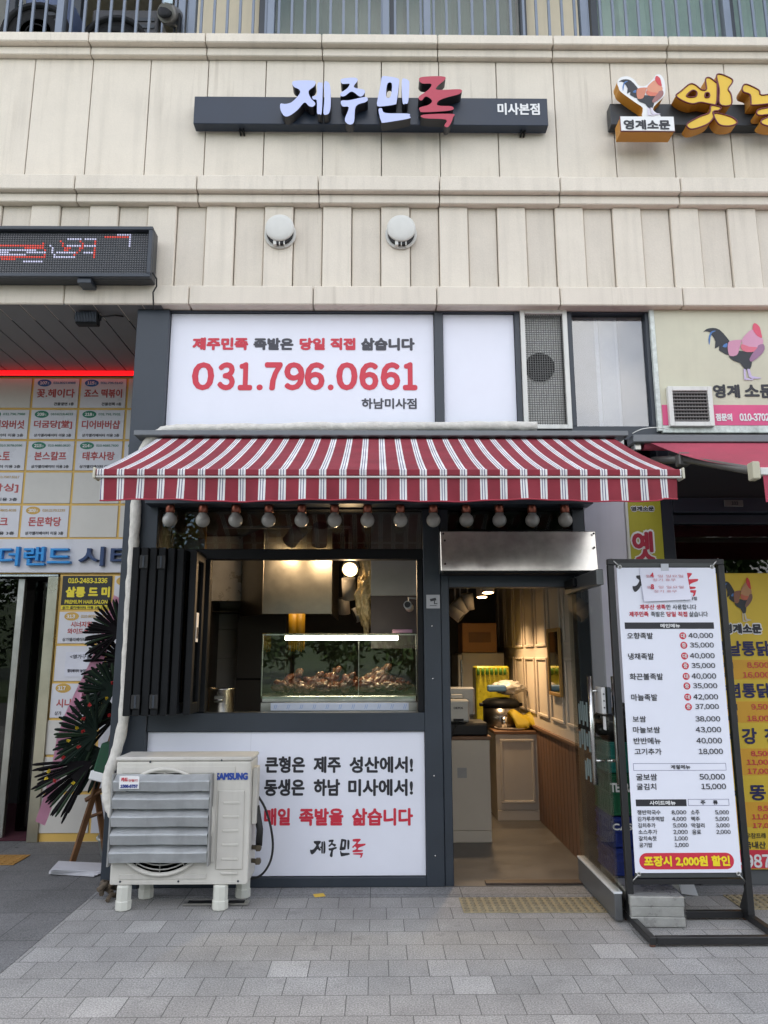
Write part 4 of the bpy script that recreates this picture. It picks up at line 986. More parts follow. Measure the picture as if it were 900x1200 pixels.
def plate(parent, x0, z0, x1, z1, Y, info=None, m=PLATE, phone_m=None):
    o = MB().box(x0, x1, Y - .008, Y - .0005, z0, z1, m, .0015).build("name_plate", None, parent)
    if not info: return o
    num, bm_, nm, ph, ad = info; w, h = x1 - x0, z1 - z0; q = MB(); fr = frame(Y - .008)
    ell = [(x0 + w * .23 + w * .155 * math.cos(a), z1 - h * .155 + h * .125 * math.sin(a)) for a in (rad(20 * i) for i in range(18))]
    q.poly([ell], fr, bm_, th=0, off=.001); put(q, num, (x0 + w * .13, z1 - h * .21, x0 + w * .29, z1 - h * .10), fr, WHITE_T, .05, .0015); put(q, "호", (x0 + w * .30, z1 - h * .20, x0 + w * .335, z1 - h * .13), fr, WHITE_T, 0, .0015)
    if ph: put(q, ph, (x0 + w * .43, z1 - h * .19, x0 + w * .92, z1 - h * .11), fr, bm_, .03)
    if nm:
        lw = min(.84, .175 * len(nm)); c = x0 + w * .5; put(q, nm, (c - w * lw / 2, z0 + h * .34, c + w * lw / 2, z0 + h * .64), fr, RED_T, .03)
    if ad: put(q, ad, (x0 + w * (.1 if len(ad) > 9 else .48), z0 + h * .07, x0 + w * .92, z0 + h * .18), fr, INK, .03)
    q.build("lettering", None, o); return o
for r in range(5):
    for c in range(-3, 4):
        x0, x1 = cx_(c - 1) + .011, cx_(c) - .011
        if x1 > LCX1 + .08: x1 = LCX1 + .08
        plate(db, x0, zr[r + 1] + .011, x1, zr[r] - .011, YL2, cells.get((r, c)), PLATE if (r, c) in cells else PLATE_C)
bx("name_strip", PLATE, db, XL + .2, LCX1 + .1, YL2 - .02, YL2 - .001, zf(671, YL2), zf(632, YL2), .002)
for w_, a, b2, m_ in (("더랜드", 0, 84, SKYBLUE), ("시티", 93, 158, NAVY_L)):
    q = rc(a, 641, b2, 663.5, YL2 - .04); o = solid_letters("raised_letters", w_, q, YL2 - .021, .05, m_, db, .022)
zd = zf(673, YL2); xd = xf(68, 690, YL2)
bx("lintel_trim", CHROME, db, XL + .2, xd, YL2 - .015, YL2 + .05, zd - .02, zd, .002)
bx("door_jamb", M("brassy_steel_jamb", (.5, .46, .36), .3, 1, var=.15), db, xf(57, 690, YL2), xd + .01, YL2 - .03, YL2 + .6, 0.0, zd - .021, .003)
bx("side_board", YEL_B, db, xd + .012, LCX1 + .1, YL2 - .002, YL2 + .04, zf(988, YL2), zf(673, YL2), .002)
bx("skirting", STAIN_D, db, xd + .012, LCX1 + .1, YL2 - .004, YL2 + .04, 0, zf(989, YL2), .002)
def spx(x0, y0, x1, y1, info=None, m=PLATE):
    q = rc(x0, y0, x1, y1, YL2); return plate(db, q[0], q[1], q[2], q[3], YL2 - .003, info, m)
BKS = M("black_salon_sign", (.012, .012, .012), .4)
s1 = spx(73, 675, 131, 709, None, BKS); q = MB(); YY = M("salon_yellow", (.75, .62, .03), .5)
puts(q, "010-2483-1336", (80, 677.3, 126, 683.5), YL2 - .011, YY, .05); puts(q, "살롱 드 미", (77, 687.5, 129, 700), YL2 - .011, YY, .06); puts(q, "PREMIUM HAIR SALON", (76, 703, 126, 707.5), YL2 - .011, YY, .03); q.build("lettering", None, s1)
s1 = spx(72, 709.5, 130, 714, None, YY); q = MB(); puts(q, "상가 엘리베이터 이용 2층 214호", (73, 710.2, 128, 713.6), YL2 - .011, INK, .03); q.build("lettering", None, s1)
s1 = spx(69, 717, 126, 754); q = MB(); fr = frame(YL2 - .011)
def badge(q, cx, cy, rx, ry, m, Y):
    c, r_ = at(cx, cy, Y), at(cx + rx, cy - ry, Y); q.poly([[(c.x + (r_.x - c.x) * math.cos(rad(20 * i)), c.z + (r_.z - c.z) * math.sin(rad(20 * i))) for i in range(18)]], frame(Y), m, th=0, off=.0008)
badge(q, 84, 722.3, 9, 5, GOLD_T, YL2 - .011); puts(q, "313", (78, 720.2, 88, 724.6), YL2 - .012, WHITE_T, .04); puts(q, "010-8050-0691", (95, 720.5, 124, 724), YL2 - .011, GOLD_T, .02)
puts(q, "시너지월드", (83, 728.3, 114, 735), YL2 - .011, RED_T, .03); puts(q, "와이드코리아", (79, 736.3, 117, 743), YL2 - .011, RED_T, .03); puts(q, "상가엘리베이터 이용 3층", (73, 747.3, 117, 751.5), YL2 - .011, INK, .02); q.build("lettering", None, s1)
s1 = spx(65, 757, 122, 798)
nt = MB(); a = rc(76, 764, 112, 793, YL2 - .02); nt.box(a[0], a[2], YL2 - .016, YL2 - .0125, a[1], a[3], M("note_paper", (.62, .63, .70), .7)); BL = M("pen_black", (.03, .03, .05), .6)
puts(nt, "<영가구침>", (82, 767, 110, 772), YL2 - .016, BL, .02); puts(nt, "엘리베이터 놓아드려요", (79, 784, 108, 788), YL2 - .016, BL, .03); nt.build("note", None, s1)
s1 = spx(60, 801, 117, 841); q = MB(); badge(q, 74, 806.5, 9.5, 5.5, GOLD_T, YL2 - .011); puts(q, "317", (67.5, 804, 77, 809), YL2 - .012, WHITE_T, .04); puts(q, "시니어", (66, 819, 92, 829), YL2 - .011, RED_T, .03); puts(q, "상가", (64, 833.5, 72, 838), YL2 - .011, INK, .02); q.build("lettering", None, s1)
spx(55, 844, 112, 884, None, PLATE_C); spx(50, 887, 108, 927, None, PLATE_C); spx(45, 931, 105, 976, None, PLATE_C)
for y0, y1, x0 in ((675, 712, 134), (717, 754, 129), (757, 798, 125), (801, 841, 121), (844, 884, 116), (887, 927, 112), (931, 976, 108)):
    s1 = spx(x0, y0, x0 + 50, y1, None, PLATE)
    if y0 == 675: q = MB(); badge(q, 143, 681, 7, 5, GOLD_T, YL2 - .011); q.build("lettering", None, s1)
# lobby doors
ld = thing("lobby_doors", "open dark lobby doorway with a steel edged glass door leaf", "doorway", (-3.6, YL2 + .3, 0))
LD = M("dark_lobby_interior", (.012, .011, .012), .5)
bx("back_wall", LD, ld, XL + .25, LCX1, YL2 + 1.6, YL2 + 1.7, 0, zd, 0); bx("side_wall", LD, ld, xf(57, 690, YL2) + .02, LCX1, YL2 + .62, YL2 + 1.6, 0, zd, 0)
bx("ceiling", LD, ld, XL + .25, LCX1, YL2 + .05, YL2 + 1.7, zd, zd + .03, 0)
xe = xf(26, 690, YL2 + .1)
lf_ = MB(); lf_.box(xe - .03, xe + .03, YL2 + .08, YL2 + .13, .01, zd - .03, STAIN_D, .003); lf_.box(xe - .9, xe - .031, YL2 + .085, YL2 + .125, .01, .14, STAIN_D, .003); lf_.build("door_frame", None, ld)
MB().box(xe - .9, xe - .031, YL2 + .1, YL2 + .11, .14, zd - .03, GLASS_D).build("door_pane", None, ld)
MB().box(xe + .03, xf(57, 690, YL2) + .02, YL2 + .3, YL2 + .31, .02, zd - .03, GLASS_D).build("door_pane", None, ld)
mt = MB().box(XL + .3, xf(57, 690, YL2), YL2 + .02, YL2 + 1.6, .003, .012, M("maroon_mat", (.055, .008, .018), .95, var=.2, scale=40)).build("doormat"); tag(mt, "dark maroon entrance mat inside the lobby doorway", "mat")
for k, x in enumerate((-3.52, -3.2)):
    P = at(2 + 0 * k, 1008, Z=0)
    pass
tt = MB(); P = at(6, 1008, Z=0); OT = M("ochre_tactile_tile", (.32, .17, .04), .7, var=.12)
tt.box(P.x - .3, P.x + .13, P.y - .14, P.y + .14, .0005, .005, OT)
for i in range(6):
    for j in range(6): tt.lathe([(.016, 0), (.012, .004), (.001, .0045)], (P.x - .26 + i * .07, P.y - .115 + j * .046, .005), 'z', OT, 8)
tag(tt.build("tactile_tile"), "orange tactile tile in the paving before the dark lobby doorway", "paving tile")

# ================================================================ WREATH STAND beside the column
wr = thing("wreath_stand", "tall congratulation wreath stand of dark palm fans on wooden easel legs beside the column", "wreath", (-2.4, 6.1, 0))
PALM = M("dark_palm_leaf", (.007, .014, .010), .8, var=.4, scale=12, spec=.12); PALM_B = M("blackish_palm_leaf", (.005, .004, .005), .8, var=.4, spec=.12)
PALM_L = M("worn_green_palm_leaf", (.016, .030, .015), .7, var=.4, scale=12, spec=.2)
def fan(px, py, Y, rl_, a0, a1, n, m, tilt=.25):
    """a palmate leaf: pleated web near the hub, free leaflets with rounded tips beyond it"""
    c = at(px, py, Y); mb = MB(); st = (a1 - a0) / (n - 1)
    for i in range(n):
        a = rad(a0 + st * i + random.uniform(-1.2, 1.2)); L = rl_ * random.uniform(.88, 1.06); mm = PALM_L if random.random() < .22 else m
        tl = tilt + random.uniform(-.16, .16); d = Vector((math.cos(a), -tl, math.sin(a))); s_ = Vector((-math.sin(a), 0, math.cos(a)))
        wm_ = min(.0125, rad(abs(st)) * L * .42); ts = (.10, .40, .62, .80, .92, .985, 1.0); ws = (.25, .62, .85, 1.0, .92, .55, .15)
        dr = random.uniform(.02, .09)
        P_ = [c + d * L * t + Vector((0, .012, -dr * L * t * t)) for t in ts]
        for j in range(6):
            for sg in (-1, 1):                       # two halves folded on the midrib
                u0, u1 = s_ * wm_ * ws[j] * sg + Vector((0, .006, 0)), s_ * wm_ * ws[j + 1] * sg + Vector((0, .006, 0))
                mb.quad([P_[j], P_[j + 1], P_[j + 1] + u1, P_[j] + u0], mm)
    for i in range(n - 1):
        A0, A1 = rad(a0 + st * i), rad(a0 + st * (i + 1)); am = (A0 + A1) / 2
        e = lambda A, q, dy: c + Vector((math.cos(A) * q, -tilt * q + dy, math.sin(A) * q))
        mb.quad([c, e(A0, rl_ * .42, .014), e(am, rl_ * .45, .034), e(A1, rl_ * .42, .014)], m)
    return mb.build("palm_fan", None, wr)
fan(141, 742, 5.95, .27, 95, 230, 24, PALM_B); fan(146, 775, 6.0, .30, 120, 250, 20, PALM_B); fan(133, 810, 5.92, .26, 95, 250, 24, PALM); fan(140, 836, 5.98, .30, 130, 230, 20, PALM_B)
fan(114, 861, 5.85, .31, 95, 248, 28, PALM); fan(122, 880, 5.9, .30, 150, 262, 22, PALM); fan(108, 892, 5.82, .41, 180, 252, 20, PALM_B)
FLC = [M("wreath_red_flower", (.4, .02, .02), .6), M("wreath_yellow_flower", (.55, .4, .02), .6)]
for (px, py, k) in ((98, 842, 0), (90, 853, 1), (105, 826, 0), (97, 857, 0), (128, 838, 0), (125, 818, 1), (74, 888, 0), (57, 904, 1), (54, 912, 1), (64, 915, 0), (86, 918, 1), (132, 800, 0), (80, 868, 1), (92, 875, 0)):
    c = at(px, py, 5.72); mb = MB()
    for j in range(7):
        d = Vector((random.gauss(0, 1), random.gauss(0, 1), random.gauss(0, 1))).normalized() * .018
        mb.quad([c + d, c + d.orthogonal().normalized() * .014, c - d * .4, c - d.orthogonal().normalized() * .014], FLC[k])
    mb.build("flower", None, wr)
RIB = M("pink_satin_ribbon", (.62, .30, .42), .45, var=.08)
mb = MB(); mb.mi(RIB); prev = None
for (px, py, w, Y) in ((139, 700, 9, 5.98), (126, 742, 10, 5.97), (112, 778, 10, 5.96), (96, 812, 11, 5.95), (82, 842, 11, 5.94), (73, 870, 11, 5.93), (67, 900, 10, 5.9), (59, 932, 10, 5.88), (47, 965, 9, 5.87)):
    a, b2 = at(px - w * .62, py - w * .3, Y), at(px + w * .62, py + w * .3, Y); cur = (mb.b.verts.new(a), mb.b.verts.new(b2))
    if prev: mb.b.faces.new((prev[0], prev[1], cur[1], cur[0]))
    prev = cur
bmesh.ops.solidify(mb.b, geom=mb.b.faces[:], thickness=.002); mb.build("ribbon", None, wr)
mb = MB(); puts(mb, "축", (84, 826, 96, 842), 5.93, M("ribbon_ink", (.1, .03, .06), .6), .03); puts(mb, "합", (97, 800, 108, 814), 5.94, mb.mats[0], .03); puts(mb, "의", (67, 868, 78, 883), 5.91, mb.mats[0], .03); mb.build("lettering", None, wr)
def stick(a, b2, r, m, nm="easel_leg"):
    a, b2 = Vector(a), Vector(b2); d = (b2 - a).normalized(); s_ = d.orthogonal().normalized(); u_ = d.cross(s_); mb = MB(); k = mb.mi(m)
    c = []
    for p in (a, b2): c.append([mb.b.verts.new(p + s_ * r * i + u_ * r * .7 * j) for i, j in ((-1, -1), (1, -1), (1, 1), (-1, 1))])
    for i in range(4): mb.b.faces.new((c[0][i], c[0][(i + 1) % 4], c[1][(i + 1) % 4], c[1][i]))
    mb.b.faces.new(c[0][::-1]); mb.b.faces.new(c[1]); return mb.build(nm, None, wr)
P = at(84, 1013, Z=0); stick((P.x, P.y, .004), at(136, 850, 5.95), .02, WOOD)
P2 = at(119, 1010, Z=0); stick((P2.x + .02, P2.y + .05, .004), at(110, 905, 6.05), .02, WOOD)
stick((P2.x + .25, P2.y, .004), at(150, 860, 5.95), .018, WOOD); stick(at(100, 938, 5.97), at(128, 920, 5.97), .014, WOOD, "cross_bar"); stick(at(103, 958, 6.03), at(120, 952, 6.03), .01, WOOD, "cross_bar")
fo = MB(); FOAM = M("green_floral_foam", (.012, .06, .03), .9, var=.3, scale=60); c = at(124, 890, 5.8); fo.box(c.x - .05, c.x + .05, c.y - .06, c.y + .06, c.z - .12, c.z + .12, FOAM, .01, (Matrix.Rotation(rad(14), 3, 'Y'), None)); fo.build("floral_foam", None, wr)
fo = MB(); c = at(117, 908, 5.8); fo.box(c.x - .055, c.x + .055, c.y - .065, c.y + .065, c.z - .035, c.z + .03, WHITE_T, .006, (Matrix.Rotation(rad(14), 3, 'Y'), None)); fo.build("foam_cup", None, wr)
# papers and tub at its foot
P = at(90, 1022, Z=0); nw = MB()
for k in range(4): nw.box(P.x - .16, P.x + .2, P.y - .10, P.y + .12, .004 + k * .009, .011 + k * .009, M("newspaper_white" , (.5, .5, .53), .7, var=.1) if k == 0 else nw.mats[0], .001, (Matrix.Rotation(.12 * k - .2, 3, 'Z') @ Matrix.Rotation(.03 * k, 3, 'Y'), None))
tag(nw.build("folded_papers"), "folded white papers on the paving at the foot of the wreath easel", "paper")
P = at(112, 1006, Z=0); tb_ = thing("plastic_tub", "pale plastic tub behind the papers under the wreath easel", "tub", (P.x + .1, P.y + .12, 0))
MB().lathe([(.10, .0), (.13, .12), (.14, .12), (.14, .135), (.125, .135), (.095, .012), (.001, .012)], (P.x + .1, P.y + .12, .003), 'z', M("tub_plastic", (.5, .52, .5), .4), 24).build("bowl", None, tb_)
MB().tube([(P.x + .1 + .135 * math.cos(a), P.y + .12, .13 + .06 * math.sin(a)) for a in (math.pi * i / 10 for i in range(11))], .004, STAIN_D, 6).build("handle", None, tb_)

# ================================================================ MENU STAND
YM = 4.66
mn = thing("menu_stand", "tall black framed menu banner stand with pork trotter prices, outside the glass door", "menu stand", (at(810, 1085, Z=0).x, YM, 0))
FRB = M("black_square_tube", (.014, .014, .015), .45, var=.15)
xl0, xl1 = xf(716.5, 655, YM), xf(741, 1085, YM); xr0, xr1 = xf(846.5, 655, YM), xf(881, 1085, YM)
XLm, XRm = (xl0 + xl1) / 2, (xr0 + xr1) / 2
ztop = zf(655, YM); r_ = .019
for x in (XLm, XRm): bx("post", FRB, mn, x - r_, x + r_, YM + .004, YM + .042, .04, ztop - .038, .003)
bx("top_bar", FRB, mn, XLm - r_, XRm + r_, YM + .004, YM + .042, ztop - .037, ztop, .003)
bx("cross_bar", FRB, mn, XLm + r_ + .001, XRm - r_ - .001, YM + .006, YM + .04, zf(1039, YM), zf(1032.5, YM), .003)
fY, bY = at(757, 1106, Z=0.02).y, at(830, 1072, Z=.02).y
for x in (XLm, XRm): bx("base_bar", FRB, mn, x - r_, x + r_, fY, bY, .012, .05, .003)
bx("base_bar", FRB, mn, XLm + r_ + .001, XRm - r_ - .001, fY, fY + .038, .012, .05, .003); bx("base_bar", FRB, mn, XLm + r_ + .001, XRm - r_ - .001, bY - .038, bY, .012, .05, .003)
FTM = M("brown_rubber_foot", (.12, .05, .03), .7)
for x in (XLm, XRm):
    for y in (fY + .02, bY - .02): MB().lathe([(.016, 0), (.016, .012)], (x, y, .001), 'z', FTM, 12).build("rubber_foot", None, mn)
for x in (XLm, XRm):
    g = MB(); g.quad([(x - .004, YM + .045, .052), (x - .004, YM + .13, .052), (x - .004, YM + .045, .19)], FRB, .008); g.build("gusset", None, mn)
BX0, BZ0, BX1, BZ1 = xf(733.5, 845, YM), zf(1024.5, YM), xf(853.5, 845, YM), zf(665.5, YM)
rod = M("banner_rail_grey", (.05, .055, .055), .4)
bx("banner_rail", rod, mn, BX0, BX1, YM + .002, YM + .02, BZ1 + .002, BZ1 + .032, .004); bx("banner_rail", rod, mn, BX0, BX1, YM + .002, YM + .02, BZ0 - .03, BZ0 - .002, .004)
EY = M("eyelet_steel", (.5, .5, .48), .35, 1)
for x, z, dx, dz in ((BX0 + .02, BZ1 + .006, -1, 1), (BX1 - .02, BZ1 + .006, 1, 1), (BX0 + .02, BZ0 - .006, -1, -1), (BX1 - .02, BZ0 - .006, 1, -1)):
    m_ = MB(); m_.lathe([(.013, 0), (.013, .004), (.007, .004), (.007, 0)], (x, YM - .001, z), 'y', EY, 16)
    m_.tube([(x, YM - .004, z), (x + dx * .05, YM + .012, z + dz * .055)], .004, EY, 6); m_.build("spring_hook", None, mn)
n_ = 30; shm = MB(); shm.mi(WHITE_S); NZ = 40
def by(x, z): return YM                                            # banner kept taut
shm.box(BX0, BX1, YM - .0015, YM + .0015, BZ0, BZ1, WHITE_S)
sheet = shm.build("banner", None, mn)
kb, rb, wb, yb_ = MB(), MB(), MB(), MB(); fr = frame(YM - .0018)
def T(mb, s_, x0, y0, x1, y1, m, bold=.03, off=.0012): puts(mb, s_, (x0, y0, x1, y1), YM - .0018, m, bold, off)
T(rb, "제주산 생족", 749.7, 708.3, 780, 714.3, RED); T(kb, "만 사용합니다", 781, 708.3, 816, 714.3, INK, .008)
T(rb, "제주민족", 737.2, 716.6, 760, 722.8, RED); T(kb, "족발은", 762.7, 716.6, 778.7, 722.8, INK, .008); T(rb, "당일 직접", 781, 716.6, 805.3, 722.8, RED); T(kb, "삶습니다", 807.5, 716.6, 829.3, 722.8, INK, .008)
def barpx(mb, x0, y0, x1, y1, m, off=.0006):
    q = rc(x0, y0, x1, y1, YM); mb.poly([[(q[0], q[1]), (q[2], q[1]), (q[2], q[3]), (q[0], q[3])]], fr, m, th=0, off=off)
def outl(x0, y0, x1, y1):
    q = rc(x0, y0, x1, y1, YM); t = .0022
    kb.poly([[(q[0], q[1]), (q[2], q[1]), (q[2], q[3]), (q[0], q[3])], [(q[0] + t, q[1] + t), (q[2] - t, q[1] + t), (q[2] - t, q[3] - t), (q[0] + t, q[3] - t)]], fr, M("thin_violet_line", (.10, .09, .2), .5), th=0, off=.0007)
barpx(kb, 732, 729.4, 836.4, 737.0, INK); T(wb, "메인메뉴", 773.7, 731, 796.8, 735.5, WHITE_T, .05, .002)
items = [("오향족발", 734.8, 765, 741.3, 748.8, 800, ("40,000", 806.6, 835.5, 741.7, 748.4), 801.2, ("35,000", 808.4, 836.4, 752.9, 759.5)),
         ("냉채족발", 736, 766.2, 765.3, 773, 802, ("40,000", 808.4, 837.3, 765.3, 772.2), 803, ("35,000", 810.3, 837.9, 776.9, 783.6)),
         ("화끈불족발", 737.8, 776.9, 789, 796.8, 803.9, ("40,000", 810.3, 839.1, 789, 796.2), 804.8, ("35,000", 812, 840.4, 800.5, 807.3)),
         ("마늘족발", 739.6, 770.3, 813.3, 821.2, 805.7, ("42,000", 812.4, 841.4, 813.4, 820.4), 806.6, ("37,000", 814.6, 842.3, 824.9, 831.6))]
def bdg(cx, cy, ch):
    badge_c = at(cx, cy, YM); rr = (at(cx + 4.1, cy, YM) - badge_c).x
    rb.poly([[(badge_c.x + rr * math.cos(rad(18 * i)), badge_c.z + rr * math.sin(rad(18 * i))) for i in range(20)]], fr, RED, th=0, off=.0007); T(wb, ch, cx - 2.4, cy - 2.6, cx + 2.4, cy + 2.6, WHITE_T, .03, .002)
for nm, a, b2, y0, y1, bx1, p1, bx2, p2 in items:
    T(kb, nm, a, y0, b2, y1, INK, .015); bdg(bx1, (p1[3] + p1[4]) / 2, "대"); bdg(bx2, (p2[3] + p2[4]) / 2, "중")
    for p in (p1, p2): T(kb, p[0], p[1], p[3], p[2], p[4], INK, .015)
for nm, a, b2, y0, y1, pr, c, d in (("보쌈", 741.3, 756.8, 839, 846.2, "38,000", 814.8, 843.9), ("마늘보쌈", 741.7, 773.3, 851.5, 859, "43,000", 815.1, 845), ("반반메뉴", 742.6, 774.2, 864.3, 872, "40,000", 816, 845.9), ("고기추가", 743.5, 775.1, 877, 884.5, "18,000", 818.7, 847.1),
        ("굴보쌈", 745.4, 769.8, 906.6, 914.4, "50,000", 819.6, 849.4), ("굴김치", 746, 768.9, 918, 925.6, "15,000", 821.7, 850.7)):
    T(kb, nm, a, y0, b2, y1, INK, .015); T(kb, pr, c, y0 + .2, d, y1, INK, .015)
outl(742, 894.4, 850.7, 902.9); T(kb, "계절메뉴", 785.8, 896.2, 808.9, 901.2, INK, .015)
barpx(kb, 745, 936.7, 804.3, 944.7, INK); T(wb, "사이드메뉴", 760.9, 938.2, 791.5, 943.4, WHITE_T, .05, .002)
outl(806.2, 936.3, 854.2, 944); T(kb, "주", 820.8, 937.8, 826.5, 942.8, INK, .04); T(kb, "류", 835.3, 937.8, 841, 942.8, INK, .04)
for i, (nm, a, b2, pr, c, d) in enumerate((("쟁반막국수", 746.7, 773.9, "8,000", 787, 804), ("김가루주먹밥", 747, 778.3, "4,000", 787.6, 804.1), ("김치추가", 747.6, 768, "5,000", 788.8, 805), ("소스추가", 748, 770, "2,000", 789, 805.7), ("갈치속젓", 748.4, 769.2, "1,000", 790, 805.9), ("공기밥", 749, 764.4, "1,000", 790.6, 806.8))):
    y = 951.9 + 7.65 * i; T(kb, nm, a, y - 2.8, b2, y + 2.8, INK, .008); T(kb, pr, c, y - 2.5, d, y + 2.9, INK, .008)
for i, (nm, a, b2, pr, c, d) in enumerate((("소주", 809.5, 819.6, "5,000", 837.9, 853.9), ("맥주", 809.8, 820, "5,000", 838.2, 854.2), ("막걸리", 810.3, 825.4, "3,000", 838.8, 854.8), ("음료", 811, 821.4, "2,000", 839.2, 856))):
    y = 951.9 + 7.65 * i; T(kb, nm, a, y - 2.8, b2, y + 2.8, INK, .008); T(kb, pr, c, y - 2.5, d, y + 2.9, INK, .008)
q = rc(749, 999.3, 860, 1018.6, YM); hh = (q[3] - q[1]) / 2; zc_ = (q[1] + q[3]) / 2
rb.poly([[(q[0] + hh - hh * math.sin(rad(18 * i)), zc_ + hh * math.cos(rad(18 * i))) for i in range(11)] + [(q[2] - hh + hh * math.sin(rad(18 * i)), zc_ - hh * math.cos(rad(18 * i))) for i in range(11)]], fr, RED, th=0, off=.0007)
T(yb_, "포장시 2,000원 할인", 754.3, 1002.6, 855.3, 1015.6, M("bright_yellow_print", (.85, .68, .02), .5), .05, .002)
logo(kb, rc(741, 671.5, 818, 699, YM), fr, INK, RED); T(kb, "하남미사점", 795, 699.3, 816.5, 703.3, INK, .008)
for mb, nm in ((kb, "black_lettering"), (rb, "red_lettering"), (wb, "white_lettering"), (yb_, "yellow_lettering")): mb.build(nm, None, sheet)
# taped paper notice
nt = thing("paper_notice", "curling white paper notice taped over the logo on the menu banner", "notice", (xf(780, 685, YM), YM, zf(704, YM)))
q = rc(749, 665.4, 804, 704, YM); mb = MB(); PAP = M("notice_paper", (.72, .72, .82), .7, var=.03); mb.mi(PAP); rows = []
for j in range(7):
    t = j / 6; rows.append([mb.b.verts.new((q[0] + .006 + (q[2] - q[0]) * i / 10 + .012 * t, YM - .006 - .012 * t ** 2.2 - .008 * (i / 10) ** 3 * t, q[3] + (q[1] - q[3]) * t + .012 * (i / 10 - .5) * t)) for i in range(11)])
for a, b2 in zip(rows, rows[1:]):
    for i in range(10): mb.b.faces.new((a[i], a[i + 1], b2[i + 1], b2[i])).smooth = True
mb.build("sheet", None, nt)
bx("tape", M("clear_tape", (.5, .52, .56), .25), nt, xf(774, 665, YM), xf(783, 665, YM), YM - .009, YM - .0065, zf(669, YM), zf(661, YM), 0)
fr2 = (Vector((0, YM - .0085, 0)), Vector((1, 0, 0)), Vector((0, -.06, 1)).normalized(), Vector((0, -1, -.06)).normalized())
mb = MB(); FR_ = M("faint_red_print", (.55, .22, .25), .6); z_, h_ = zf(675, YM), .02
RM = lambda y: zf(y, YM)
frn = lambda yo: (Vector((0, YM - yo, 0)), Vector((1, 0, 0)), Vector((0, 0, 1)), Vector((0, -1, 0)))
for y, txt_, a, b2, yo in ((675.5, "월   일 일요일", 756, 800, .0105), (680, "정기 휴무", 764, 791, .0115), (688.5, "월   일 일요일", 757, 800, .014), (693.5, "정기 휴무", 765, 792, .017)):
    put(mb, txt_, (xf(a, y, YM), RM(y + 1.6), xf(b2, y, YM), RM(y - 1.6)), frn(yo), FR_, 0)
for y, ch, yo in ((674.5, "4", .011), (688, "8", .0145)): put(mb, ch, (xf(761.5, y, YM), RM(y + 3), xf(765.5, y, YM), RM(y - 3)), frn(yo), RED, .06)
mb.build("lettering", None, nt)

# plastic crates stacked behind the menu
def crate(x0, x1, y0, y1, z0, h, m, label, word=None):
    t = thing("bottle_crate", label, "crate", ((x0 + x1) / 2, (y0 + y1) / 2, z0), "bottle crates stacked behind the menu stand")
    mb = MB(); th = .012
    for (a, b2, c, d) in ((x0, x1, y0, y0 + th), (x0, x1, y1 - th, y1), (x0, x0 + th, y0 + th, y1 - th), (x1 - th, x1, y0 + th, y1 - th)): mb.box(a, b2, c, d, z0 + .004, z0 + h, m, .003)
    mb.box(x0 + .01, x1 - .01, y0 + .01, y1 - .01, z0 + .006, z0 + .018, m); mb.build("shell", None, t)
    rb_ = MB()
    for z in (z0 + .006, z0 + h * .5, z0 + h - .03): rb_.box(x0 - .008, x1 + .008, y0 - .008, y0 - .0005, z, z + .018, m, .002).box(x0 - .008, x0 - .0005, y0 - .008, y1, z, z + .018, m, .002)
    for k in range(8):
        x = x0 + (x1 - x0) * (k + .5) / 8; rb_.box(x - .005, x + .005, y0 - .006, y0 - .0005, z0 + .025, z0 + h - .032, m, .001)
        y = y0 + (y1 - y0) * (k + .5) / 8; rb_.box(x0 - .006, x0 - .0005, y - .004, y + .004, z0 + .025, z0 + h - .032, m, .001)
    rb_.build("rib", None, t)
    if word:
        q_ = MB(); put(q_, word, (x0 + .0, z0 + h * .58, x0 + .16, z0 + h * .80), frame(y0 - .0085), WHITE_T, .05); q_.build("lettering", None, t)
cx0, cx1, cy0, cy1 = xf(716, 950, 5.0) , xf(716, 950, 5.0) + .46, 5.0, 5.34
BLU = M("blue_crate_plastic", (.008, .022, .16), .4, var=.1); GRN = M("green_crate_plastic", (.006, .09, .04), .4, var=.1); TEA = M("teal_crate_plastic", (.006, .14, .12), .4, var=.1)
zz = .17
for m_, h, lab, wd in ((BLU, .17, "lower blue plastic bottle crate standing on the wrapped foam blocks", None), (BLU, .19, "upper blue plastic bottle crate directly under the green one", "CASS"), (GRN, .26, "dark green plastic bottle crate with white lettering in the stack", "TERRA"), (TEA, .2, "teal plastic bottle crate on top of the stack behind the glass door", None)):
    crate(cx0, cx1, cy0, cy1, zz, h - .004, m_, lab, wd); zz += h
bg = MB(); GB = M("black_bin_liner", (.012, .012, .013), .35, var=.3, bump=.6, bscale=14)
bmesh.ops.create_icosphere(bg.b, subdivisions=4, radius=1); 
from mathutils import noise as mnoise
for v in bg.b.verts:
    d = mnoise.fractal(v.co * 2.2, 1, 2, 4); v.co *= 1 + .28 * d; v.co = Vector((v.co.x * .2, v.co.y * .14, v.co.z * .13)) + Vector(((cx0 + cx1) / 2 - .05, 5.16, zz + .09))
tag(bg.build("black_bag", GB, None, True), "crumpled black plastic bag lying on the teal crate behind the door handle", "bag")
